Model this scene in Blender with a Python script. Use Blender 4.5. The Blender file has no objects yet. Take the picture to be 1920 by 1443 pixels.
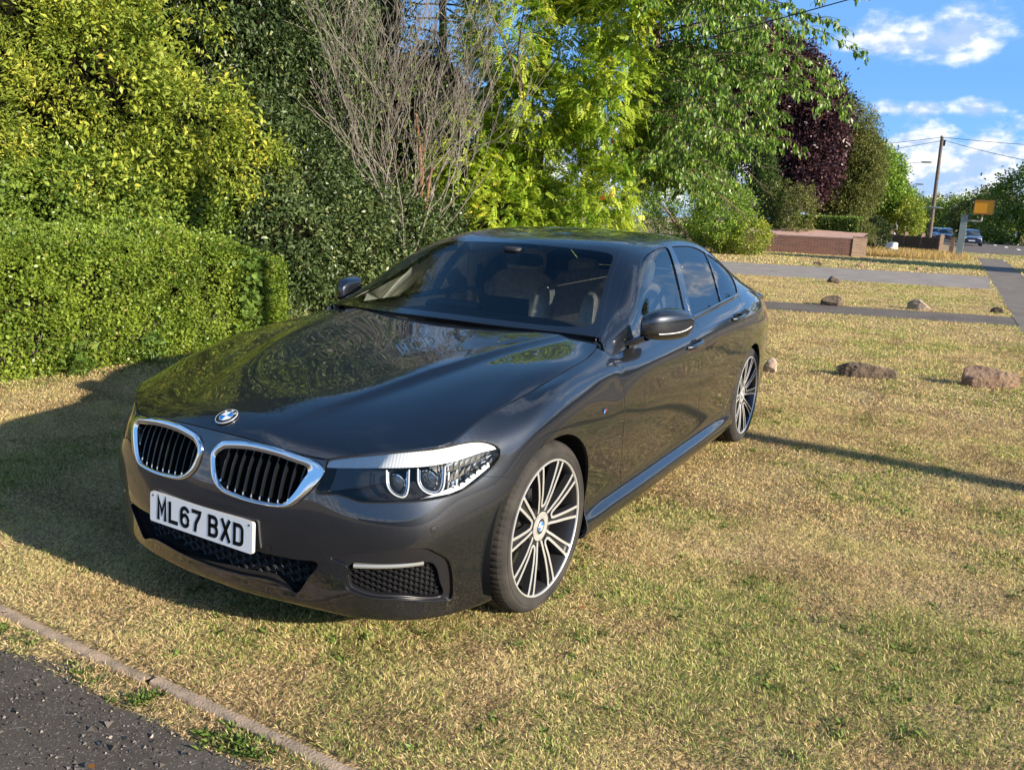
import bpy, math, random
import numpy as np
from mathutils import Vector, Matrix
R = math.radians
rng = np.random.default_rng(7)
random.seed(7)
scene = bpy.context.scene
COL = scene.collection
# ---------------------------------------------------------------- camera, sky, sun, exposure
CAM = np.array([2.656, 2.227, 1.535]); YAW, PITCH, ROLL, FPX = 3.657, .213, .044, 1528.5
fw = np.array([math.cos(YAW) * math.cos(PITCH), math.sin(YAW) * math.cos(PITCH), -math.sin(PITCH)])
rt = np.cross(fw, [0, 0, 1.]); rt /= np.linalg.norm(rt); up = np.cross(rt, fw)
rt, up = math.cos(ROLL) * rt + math.sin(ROLL) * up, -math.sin(ROLL) * rt + math.cos(ROLL) * up
cd = bpy.data.cameras.new('camera'); cam = bpy.data.objects.new('camera', cd); COL.objects.link(cam)
cam.matrix_world = Matrix(((rt[0], up[0], -fw[0], CAM[0]), (rt[1], up[1], -fw[1], CAM[1]), (rt[2], up[2], -fw[2], CAM[2]), (0, 0, 0, 1)))
cd.sensor_width = 36; cd.lens = FPX / 1920 * 36; cd.clip_start = .05; cd.clip_end = 4000
scene.camera = cam
SUN_EL = 20.0; SUNV = np.array([.075, 1.0, 0]); SUNV /= np.linalg.norm(SUNV)
SUNV = np.array([SUNV[0] * math.cos(R(SUN_EL)), SUNV[1] * math.cos(R(SUN_EL)), math.sin(R(SUN_EL))])
sl = bpy.data.lights.new('sun', 'SUN'); sun = bpy.data.objects.new('sun', sl); COL.objects.link(sun)
sl.energy = 5.0; sl.angle = R(.5); sl.color = (1, .88, .71)
sun.rotation_euler = Vector(SUNV).to_track_quat('Z', 'Y').to_euler()
world = bpy.data.worlds.new('World'); scene.world = world; world.use_nodes = True
wn = world.node_tree.nodes; wl = world.node_tree.links
bg = wn['Background']; bg.inputs['Strength'].default_value = .078
sky = wn.new('ShaderNodeTexSky'); sky.sky_type = 'NISHITA'; sky.sun_disc = False
sky.sun_elevation = R(SUN_EL); sky.sun_rotation = math.atan2(SUNV[0], SUNV[1]); sky.air_density = 1.0; sky.dust_density = .6; sky.ozone_density = 2.2
def WN(t, **k):
    n = wn.new(t)
    for a, b in k.items(): setattr(n, a, b)
    return n
CLOUD_D = (3.0, 4.1, 6.0, 1); CLOUD_L = (7.4, 7.5, 7.7, 1)
# clouds are part of the sky: placed by azimuth and elevation, broken up by noise
tc = WN('ShaderNodeTexCoord'); sx = WN('ShaderNodeSeparateXYZ'); wl.new(tc.outputs['Generated'], sx.inputs[0])
def wmath(op, a, b=None, clamp=False):
    n = WN('ShaderNodeMath', operation=op, use_clamp=clamp)
    for i, v in enumerate((a, b)):
        if v is None: continue
        if isinstance(v, (int, float)): n.inputs[i].default_value = v
        else: wl.new(v, n.inputs[i])
    return n.outputs[0]
def wrange(v, a, b, smooth=True):
    n = WN('ShaderNodeMapRange'); n.inputs[1].default_value = a; n.inputs[2].default_value = b; wl.new(v, n.inputs[0])
    if smooth: n.interpolation_type = 'SMOOTHSTEP'
    return n.outputs[0]
el = wmath('MULTIPLY', wmath('ARCSINE', sx.outputs[2]), 57.2958)
az = wmath('MULTIPLY', wmath('ARCTAN2', wmath('MULTIPLY', sx.outputs[1], -1), wmath('MULTIPLY', sx.outputs[0], -1)), 57.2958)   # degrees from -x
vec = WN('ShaderNodeCombineXYZ'); wl.new(az, vec.inputs[0]); wl.new(wmath('MULTIPLY', el, 1.7), vec.inputs[1])
def wnoise(scale, detail, off=(0, 0, 0), rough=.55):
    m_ = WN('ShaderNodeMapping'); m_.inputs['Location'].default_value = off; wl.new(vec.outputs[0], m_.inputs[0]); n = WN('ShaderNodeTexNoise'); n.inputs['Scale'].default_value = scale; n.inputs['Detail'].default_value = detail; n.inputs['Roughness'].default_value = rough; wl.new(m_.outputs[0], n.inputs['Vector']); return n.outputs[0]
n1 = wnoise(.34, 8); n1b = wnoise(.34, 4, (-.9, -2.0, 0)); fine_ = wnoise(1.1, 6)
def puff(a0, e0, ra, re, up_=1.0):
    """one heaped cloud: flat below, domed above"""
    da = wmath('DIVIDE', wmath('SUBTRACT', az, a0), ra); de = wmath('DIVIDE', wmath('SUBTRACT', el, e0), re); dn = wmath('MULTIPLY', wmath('MINIMUM', de, 0), 1.0 * up_)
    de = wmath('ADD', wmath('MAXIMUM', de, 0), dn); q = wmath('SQRT', wmath('ADD', wmath('MULTIPLY', da, da), wmath('MULTIPLY', de, de))); return wmath('SUBTRACT', 1, q)
ps = [puff(3.5, 10.7, 3.0, 2.3, 1.6), puff(7.4, 10.7, 2.8, 1.5, 1.6), puff(5.4, 10.6, 4.2, 1.3, 1.5), puff(6.7, 6.95, 1.3, .55), puff(4.6, 6.9, 1.5, .45), puff(1.9, 6.9, 1.7, .65), puff(-12, 12, 6, 2.5), puff(-30, 16, 9, 3), puff(24, 20, 9, 3)]
m_ = ps[0]
for q in ps[1:]: m_ = wmath('MAXIMUM', m_, q)
pd = wmath('ADD', wmath('MAXIMUM', m_, -.8), wmath('MULTIPLY', wmath('SUBTRACT', n1, .5), 2.0)); pd = wmath('ADD', pd, wmath('MULTIPLY', wmath('SUBTRACT', fine_, .5), .5)); puffs = wrange(pd, -.12, .78)
# bank of cloud low over the horizon all round
edge = wmath('ADD', 5.6, wmath('MULTIPLY', wmath('SUBTRACT', n1, .5), 9)); bank = wrange(wmath('SUBTRACT', edge, el), -.7, 1.1)
thin = wrange(n1, .30, .50); bank = wmath('MULTIPLY', bank, wmath('ADD', wmath('MULTIPLY', thin, .3), .7))
# high wisps overhead
cbv = WN('ShaderNodeCombineXYZ'); dz_ = wmath('ADD', wmath('MAXIMUM', sx.outputs[2], 0), .12); wl.new(wmath('DIVIDE', sx.outputs[0], dz_), cbv.inputs[0]); wl.new(wmath('DIVIDE', sx.outputs[1], dz_), cbv.inputs[1]); hn = WN('ShaderNodeTexNoise'); hn.inputs['Scale'].default_value = 1.5; hn.inputs['Detail'].default_value = 8; hn.inputs['Distortion'].default_value = .5; wl.new(cbv.outputs[0], hn.inputs['Vector'])
high = wmath('MULTIPLY', wrange(hn.outputs[0], .50, .68), wrange(el, 15, 22)); high = wmath('MULTIPLY', high, .75)
cov = wmath('MAXIMUM', wmath('MAXIMUM', puffs, bank), high)
lit = wrange(wmath('ADD', wmath('SUBTRACT', n1, n1b), wmath('MULTIPLY', wmath('SUBTRACT', fine_, .5), .45)), -.12, .20)
cr = WN('ShaderNodeMix', data_type='RGBA'); cr.inputs[6].default_value = CLOUD_D; cr.inputs[7].default_value = CLOUD_L; wl.new(lit, cr.inputs[0])
hs = WN('ShaderNodeHueSaturation'); hs.inputs['Saturation'].default_value = 1.25; hs.inputs['Value'].default_value = 1.15; wl.new(sky.outputs[0], hs.inputs['Color'])
# clear sky colour: deeper blue above, never greenish at the horizon
bl = WN('ShaderNodeMix', data_type='RGBA'); wl.new(wrange(el, -2, 9, False), bl.inputs[0]); bl.inputs[6].default_value = (2.3, 4.7, 7.4, 1); bl.inputs[7].default_value = (1.25, 3.05, 6.3, 1)
b2 = WN('ShaderNodeMix', data_type='RGBA'); wl.new(wrange(el, 9, 40, False), b2.inputs[0]); wl.new(bl.outputs[2], b2.inputs[6]); wl.new(hs.outputs[0], b2.inputs[7])
mx = WN('ShaderNodeMix', data_type='RGBA'); wl.new(cov, mx.inputs[0]); wl.new(b2.outputs[2], mx.inputs[6]); wl.new(cr.outputs[2], mx.inputs[7])
wl.new(mx.outputs[2], bg.inputs['Color'])
scene.view_settings.view_transform = 'Standard'; scene.view_settings.look = 'None'; scene.view_settings.exposure = 1.1; scene.view_settings.gamma = 1
scene.cycles.max_bounces = 8; scene.cycles.transparent_max_bounces = 24; scene.cycles.use_denoising = True
# ---------------------------------------------------------------- materials
MATS = {}
def mat(name, color=(.5, .5, .5), rough=.5, metal=0, **kw):
    if name in MATS: return MATS[name]
    m = bpy.data.materials.new(name); m.use_nodes = True; MATS[name] = m
    b = m.node_tree.nodes['Principled BSDF']
    b.inputs['Base Color'].default_value = (*color, 1); b.inputs['Roughness'].default_value = rough; b.inputs['Metallic'].default_value = metal
    for k, v in kw.items(): b.inputs[k.replace('_', ' ')].default_value = v
    return m
def noisy(name, c1, c2, scale, rough=.6, detail=6, bump=0, bscale=None, lo=.35, hi=.65, coord='Object', metal=0, dist=.02, **kw):
    """two colours mixed by noise, with an optional bump"""
    m = mat(name, c1, rough, metal, **kw); nt = m.node_tree; n = nt.nodes; l = nt.links; b = n['Principled BSDF']
    t = n.new('ShaderNodeTexCoord'); z = n.new('ShaderNodeTexNoise'); z.inputs['Scale'].default_value = scale; z.inputs['Detail'].default_value = detail
    l.new(t.outputs[coord], z.inputs['Vector'])
    r = n.new('ShaderNodeMapRange'); r.inputs[1].default_value = lo; r.inputs[2].default_value = hi; l.new(z.outputs[0], r.inputs[0])
    x = n.new('ShaderNodeMix'); x.data_type = 'RGBA'; x.inputs[6].default_value = (*c1, 1); x.inputs[7].default_value = (*c2, 1)
    l.new(r.outputs[0], x.inputs[0]); l.new(x.outputs[2], b.inputs['Base Color'])
    if bump:
        z2 = n.new('ShaderNodeTexNoise'); z2.inputs['Scale'].default_value = bscale or scale * 3; z2.inputs['Detail'].default_value = 4; l.new(t.outputs[coord], z2.inputs['Vector'])
        bp = n.new('ShaderNodeBump'); bp.inputs['Strength'].default_value = bump; bp.inputs['Distance'].default_value = dist
        l.new(z2.outputs[0], bp.inputs['Height']); l.new(bp.outputs[0], b.inputs['Normal'])
    return m
def glass(name, tint, ior=1.5, rough=0.0):
    m = bpy.data.materials.new(name); m.use_nodes = True; MATS[name] = m; n = m.node_tree.nodes; l = m.node_tree.links
    n.remove(n['Principled BSDF']); o = n['Material Output']
    t = n.new('ShaderNodeBsdfTransparent'); t.inputs[0].default_value = (*tint, 1)
    g = n.new('ShaderNodeBsdfGlossy'); g.inputs['Roughness'].default_value = rough
    f = n.new('ShaderNodeFresnel'); f.inputs[0].default_value = ior; x = n.new('ShaderNodeMixShader')
    l.new(f.outputs[0], x.inputs[0]); l.new(t.outputs[0], x.inputs[1]); l.new(g.outputs[0], x.inputs[2]); l.new(x.outputs[0], o.inputs[0])
    return m
def make_paint():
    m = mat('grey_metallic_paint', (.030, .031, .034), .36, .8, Coat_Weight=1.0, Coat_Roughness=.012, Coat_IOR=1.75)
    nt = m.node_tree; n = nt.nodes; l = nt.links; b = n['Principled BSDF']
    t = n.new('ShaderNodeTexCoord'); v = n.new('ShaderNodeTexVoronoi'); v.inputs['Scale'].default_value = 1400; l.new(t.outputs['Object'], v.inputs['Vector'])
    x = n.new('ShaderNodeMix'); x.data_type = 'RGBA'; x.inputs[6].default_value = (.009, .0105, .0135, 1); x.inputs[7].default_value = (.040, .046, .060, 1)
    l.new(v.outputs['Color'], x.inputs[0]); l.new(x.outputs[2], b.inputs['Base Color'])
    return m
make_paint()
mat('gloss_black', (.008, .008, .009), .12, 0, Coat_Weight=1.0, Coat_Roughness=.03)
mat('satin_black', (.014, .014, .015), .42)
mat('matt_black', (.006, .006, .006), .8)
mat('chrome', (.78, .79, .80), .06, 1)
mat('silver_satin', (.62, .62, .62), .25, 1)
mat('machined_alloy', (.68, .68, .67), .34, .65)
mat('wheel_grey', (.045, .046, .05), .35, .6)
noisy('rubber', (.014, .013, .012), (.036, .032, .028), 9, .85, bump=.25, bscale=160, dist=.002)
mat('brake_steel', (.33, .32, .31), .35, 1)
mat('caliper_blue', (.01, .07, .42), .35)
mat('plate_white', (.88, .88, .86), .40)
mat('black_ink', (.004, .004, .004), .7, 0, Specular_IOR_Level=.15)
mat('badge_white', (.8, .8, .8), .15, Coat_Weight=1.0)
mat('badge_blue', (.005, .16, .55), .12, Coat_Weight=1.0)
mat('lamp_reflector', (.82, .84, .86), .12, 1)
mat('lamp_white', (.78, .79, .80), .35, .15)
mat('lamp_dark', (.012, .012, .014), .15)
mat('red_lens', (.25, .008, .006), .1, Coat_Weight=1.0)
noisy('cream_leather', (.70, .68, .62), (.58, .56, .51), 30, .5)
noisy('dash_black', (.018, .018, .02), (.03, .03, .033), 60, .6)
noisy('carpet_dark', (.012, .012, .013), (.022, .022, .024), 50, .9)
mat('headliner', (.42, .40, .36), .9)
glass('windscreen_glass', (.92, .96, .94), 1.5)
glass('side_glass', (.80, .88, .88), 3.1)
glass('dark_glass', (.10, .11, .12), 3.1)
glass('lamp_glass', (.94, .96, .97), 1.4)
mat('mirror_glass', (.85, .87, .9), .02, 1)
# ---------------------------------------------------------------- scene helpers
def tag(o, label=None, cat=None, group=None, kind=None):
    for k, v in (('label', label), ('category', cat), ('group', group), ('kind', kind)):
        if v: o[k] = v
    return o
def empty(name, loc=(0, 0, 0), rz=0, parent=None):
    o = bpy.data.objects.new(name, None); o.empty_display_size = .1; COL.objects.link(o); o.location = loc; o.rotation_euler = (0, 0, rz); o.parent = parent
    return o
def M(name): return MATS[name]
def mesh_obj(name, V, F, mats, parent=None, N=None, smooth=True, mi=None, sharp=None):
    me = bpy.data.meshes.new(name)
    V = np.asarray(V, float)
    if isinstance(F, np.ndarray):
        nf, k = F.shape
        me.vertices.add(len(V)); me.vertices.foreach_set('co', V.astype(np.float32).ravel())
        me.loops.add(nf * k); me.loops.foreach_set('vertex_index', F.astype(np.int32).ravel())
        me.polygons.add(nf); me.polygons.foreach_set('loop_start', np.arange(0, nf * k, k, dtype=np.int32)); 
        me.update(calc_edges=True)
    else:
        me.from_pydata([tuple(v) for v in V], [], [tuple(int(i) for i in f) for f in F])
    if isinstance(mats, str): mats = [mats]
    for m in mats: me.materials.append(M(m))
    if mi is not None: me.polygons.foreach_set('material_index', np.asarray(mi, dtype=np.int32))
    me.polygons.foreach_set('use_smooth', np.full(len(me.polygons), bool(smooth)))
    if sharp is not None and smooth: me.set_sharp_from_angle(angle=R(sharp))
    me.update()
    if N is not None: me.normals_split_custom_set_from_vertices([tuple(v) for v in N])
    o = bpy.data.objects.new(name, me); COL.objects.link(o); o.parent = parent
    return o
class MB:
    """collects shapes into one mesh"""
    def __init__(s): s.V = []; s.F = []; s.MI = []; s.n = 0
    def add(s, V, F, mi=0):
        V = np.asarray(V, float).reshape(-1, 3)
        s.V.append(V); s.F += [tuple(int(i) + s.n for i in f) for f in F]; s.MI += [mi] * len(F); s.n += len(V); return s
    def box(s, a, b, mi=0, rot=None, c=None):
        x0, y0, z0 = a; x1, y1, z1 = b
        V = np.array([(x, y, z) for z in (z0, z1) for y in (y0, y1) for x in (x0, x1)], float)
        if rot is not None: c = np.array(c if c is not None else V.mean(0)); V = (V - c) @ np.array(rot).T + c
        return s.add(V, [(0, 2, 3, 1), (4, 5, 7, 6), (0, 1, 5, 4), (2, 6, 7, 3), (0, 4, 6, 2), (1, 3, 7, 5)], mi)
    def tube(s, P, r, n=8, mi=0, caps=True, closed=False):
        P = np.asarray(P, float); m = len(P); r = np.broadcast_to(r, (m,))
        T = np.gradient(P, axis=0) if not closed else np.roll(P, -1, 0) - np.roll(P, 1, 0)
        T /= np.linalg.norm(T, axis=1, keepdims=True) + 1e-12
        ref = np.array([0, 0, 1.]) if abs(T[0][2]) < .9 else np.array([1., 0, 0])
        u = np.cross(T[0], ref); u /= np.linalg.norm(u); V = []
        for i in range(m):
            u = u - T[i] * (u @ T[i]); u /= np.linalg.norm(u) + 1e-12; w = np.cross(T[i], u)
            a = np.arange(n) * 2 * math.pi / n
            V.append(P[i] + r[i] * (np.cos(a)[:, None] * u + np.sin(a)[:, None] * w))
        F = []
        for i in range(m if closed else m - 1):
            j = (i + 1) % m
            for k in range(n): F.append((i * n + k, i * n + (k + 1) % n, j * n + (k + 1) % n, j * n + k))
        if caps and not closed: F += [tuple(range(n))[::-1], tuple((m - 1) * n + k for k in range(n))]
        return s.add(np.concatenate(V), F, mi)
    def grid(s, G, mi=0, flip=False, cu=False, cv=False):
        nu, nv = G.shape[:2]; F = []
        for i in range(nu if cu else nu - 1):
            for j in range(nv if cv else nv - 1):
                a = i * nv + j; b = ((i + 1) % nu) * nv + j; c = ((i + 1) % nu) * nv + (j + 1) % nv; d = i * nv + (j + 1) % nv
                F.append((a, d, c, b) if flip else (a, b, c, d))
        return s.add(G.reshape(-1, 3), F, mi)
    def lathe(s, prof, n=64, axis='y', mi=0, mis=None):
        """prof: list of (r, h) about an axis"""
        a = np.arange(n) * 2 * math.pi / n; P = np.array(prof, float)
        G = np.zeros((len(P), n, 3)); rr = P[:, 0][:, None]
        G[..., 0] = rr * np.cos(a); G[..., 2] = rr * np.sin(a); G[..., 1] = P[:, 1][:, None]
        if axis == 'z': G = G[..., [0, 2, 1]]
        if axis == 'x': G = G[..., [1, 0, 2]]
        if mis is None: return s.grid(G, mi, cv=True)
        for i in range(len(P) - 1): s.grid(G[i:i + 2], mis[i], cv=True)
        return s
    def xf(s, f, start=0):
        k = 0
        for i, v in enumerate(s.V):
            if i >= start: s.V[i] = f(v)
        return s
    def build(s, name, mats, parent=None, smooth=True, sharp=35):
        return mesh_obj(name, np.concatenate(s.V), s.F, mats, parent, smooth=smooth, mi=s.MI, sharp=sharp if smooth else None)
def rotm(ax, deg):
    return np.array(Matrix.Rotation(R(deg), 3, ax))
def crom(P, n, closed=False):
    """Catmull-Rom through the points, n samples in all, even spacing"""
    P = np.asarray(P, float); m = len(P)
    Q = np.concatenate([P[-1:], P, P[:2]]) if closed else np.concatenate([2 * P[:1] - P[1:2], P, 2 * P[-1:] - P[-2:-1]])
    o = []
    for i in range(m if closed else m - 1):
        p0, p1, p2, p3 = Q[i:i + 4]; t = np.linspace(0, 1, 16, endpoint=False)[:, None]
        o.append(.5 * (2 * p1 + (p2 - p0) * t + (2 * p0 - 5 * p1 + 4 * p2 - p3) * t ** 2 + (3 * p1 - p0 - 3 * p2 + p3) * t ** 3))
    o = np.concatenate(o + [P[:1] if closed else P[-1:]]); L = np.r_[0, np.cumsum(np.linalg.norm(np.diff(o, axis=0), axis=1))]
    s = np.linspace(0, L[-1], n, endpoint=not closed)
    return np.stack([np.interp(s, L, o[:, k]) for k in range(P.shape[1])], 1)
# ---------------------------------------------------------------- smooth surfaces of the car
def nspline(t, Y, tq):
    """natural cubic spline through (t, Y[...]) along axis 0"""
    t = np.asarray(t, float); Y = np.asarray(Y, float); n = len(t)
    sh = Y.shape[1:]; Y2 = Y.reshape(n, -1); h = np.diff(t)
    A = np.eye(n); B = np.zeros_like(Y2)
    for i in range(1, n - 1):
        A[i, i - 1] = h[i - 1]; A[i, i] = 2 * (h[i - 1] + h[i]); A[i, i + 1] = h[i]
        B[i] = 6 * ((Y2[i + 1] - Y2[i]) / h[i] - (Y2[i] - Y2[i - 1]) / h[i - 1])
    M = np.linalg.solve(A, B)
    tq = np.asarray(tq, float); k = np.clip(np.searchsorted(t, tq, side='right') - 1, 0, n - 2)
    a = ((t[k + 1] - tq) / h[k])[:, None]; b = 1 - a; hh = h[k][:, None]
    R = a * Y2[k] + b * Y2[k + 1] + ((a ** 3 - a) * M[k] + (b ** 3 - b) * M[k + 1]) * hh ** 2 / 6
    return R.reshape((len(tq),) + sh)
def knots(P, axis, pw=.7):
    d = np.linalg.norm(np.diff(P, axis=axis), axis=2) ** pw
    d = d.mean(axis=1 - axis)
    return np.r_[0, np.cumsum(d)]
def tensor(P, nu_step, nv_step, mirror=(0, 0), vsym=False):
    """P[cols, rows, 3] -> dense grid. mirror: reflect columns across y=0 at the start / end"""
    P = np.asarray(P, float); nr = P.shape[1]
    if vsym: P = np.concatenate([P, P[:, nr - 2:nr - 5:-1] * [1, -1, 1]], 1)
    m0, m1 = mirror; Q = P
    if m0: Q = np.concatenate([(P[1:m0 + 1] * [1, -1, 1])[::-1], Q])
    if m1: Q = np.concatenate([Q, (P[-m1 - 1:-1] * [1, -1, 1])[::-1]])
    t = knots(Q, 0); t = t - t[m0]
    # uniform arc length sampling along u
    i0, i1 = m0, len(Q) - 1 - m1
    fine = np.linspace(t[i0], t[i1], 1200)
    C = nspline(t, Q, fine)
    L = np.r_[0, np.cumsum(np.linalg.norm(np.diff(C, axis=0), axis=2).max(axis=1))]
    nu = int(L[-1] / nu_step) + 1
    tu = np.interp(np.linspace(0, L[-1], nu), L, fine)
    C = nspline(t, Q, tu)                               # nu x rows x 3
    C = C.transpose(1, 0, 2)
    s = knots(P, 1)
    fine = np.linspace(0, s[nr - 1], 600)
    D = nspline(s, C, fine)
    L = np.r_[0, np.cumsum(np.linalg.norm(np.diff(D, axis=0), axis=2).max(axis=1))]
    nv = int(L[-1] / nv_step) + 1
    sv = np.interp(np.linspace(0, L[-1], nv), L, fine)
    return nspline(s, C, sv).transpose(1, 0, 2)         # nu x nv x 3
def normals(G):
    du = np.gradient(G, axis=0); dv = np.gradient(G, axis=1)
    n = np.cross(du, dv); l = np.linalg.norm(n, axis=2, keepdims=True); l[l < 1e-12] = 1
    return n / l
# body side: columns from the middle of the nose round to the tail, rows from the bottom edge up
def col(x, rows):
    return [(x, y, z) for y, z in rows]
HX = [.90, .82, .75, .65, .5, .3, .1, -.1, -.3, -.5, -.7, -.8]
HY = [0, .2, .4, .6, .7, .8, .88]
HZ = [[.62, .61, .58, .52, .48, .44, .40],
      [.722, .714, .680, .615, .58, .54, .50],
      [.772, .766, .737, .692, .662, .622, .585],
      [.804, .798, .779, .751, .729, .700, .665],
      [.836, .832, .821, .800, .781, .750, .710],
      [.869, .867, .863, .851, .838, .817, .775],
      [.903, .902, .901, .895, .885, .866, .825],
      [.931, .931, .932, .930, .924, .906, .868],
      [.956, .956, .957, .953, .946, .930, .897],
      [.980, .980, .978, .971, .962, .944, .912],
      [1.011, 1.009, 1.004, .995, .986, .970, .935],
      [1.027, 1.024, 1.018, 1.008, .998, .982, .945]]
def hood_z(x, y):
    x = np.asarray(x, float); y = np.abs(np.asarray(y, float)); sh = x.shape; x = x.ravel(); y = y.ravel()
    hx = -np.array(HX); Z = np.array(HZ)
    ys = np.r_[[-v for v in HY[3:0:-1]], HY]; Zs = np.concatenate([Z[:, 3:0:-1], Z], 1)
    yg = np.linspace(-.1, .9, 201); xg = np.linspace(-.9, .8, 341)
    F = nspline(hx, Z @ np.eye(7), xg); F = np.concatenate([F[:, 3:0:-1], F], 1)
    F = nspline(ys, F.T, yg).T                        # xg x yg
    fx = np.clip((-x + .9) / (1.7 / 340), 0, 339.999); fy = np.clip((y + .1) / .005, 0, 199.999)
    i = fx.astype(int); j = fy.astype(int); a = fx - i; b = fy - j
    z = (F[i, j] * (1 - a) + F[i + 1, j] * a) * (1 - b) + (F[i, j + 1] * (1 - a) + F[i + 1, j + 1] * a) * b
    # pressed ridge that runs back from the grille towards the windscreen corners
    yr = np.interp(-x, [-.75, -.4, 0, .3, .62], [.20, .33, .46, .535, .60])
    amp = np.interp(-x, [-.74, -.55, -.1, .45, .65], [0, .006, .016, .013, .006])
    d = y - yr
    z = z + amp * np.where(d > 0, np.exp(-(d / .038) ** 2), np.exp(-(d / .17) ** 2))
    return z.reshape(sh)
HOOD = [(.80, 0), (.799, .1), (.795, .2), (.787, .32), (.775, .40), (.758, .475), (.722, .53), (.682, .588), (.609, .678), (.56, .728), (.524, .758), (.48, .775), (.42, .782),
        (.35, .787), (.20, .808), (.03, .827), (-.16, .835), (-.32, .835), (-.45, .828), (-.55, .814), (-.62, .797), (-.652, .783), (-.645, .75), (-.625, .65), (-.593, .5), (-.563, .3), (-.548, .15), (-.545, 0)]
def hz(x, y): return (x, y, float(hood_z(np.array([x]), np.array([y]))[0]) - .001)
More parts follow.
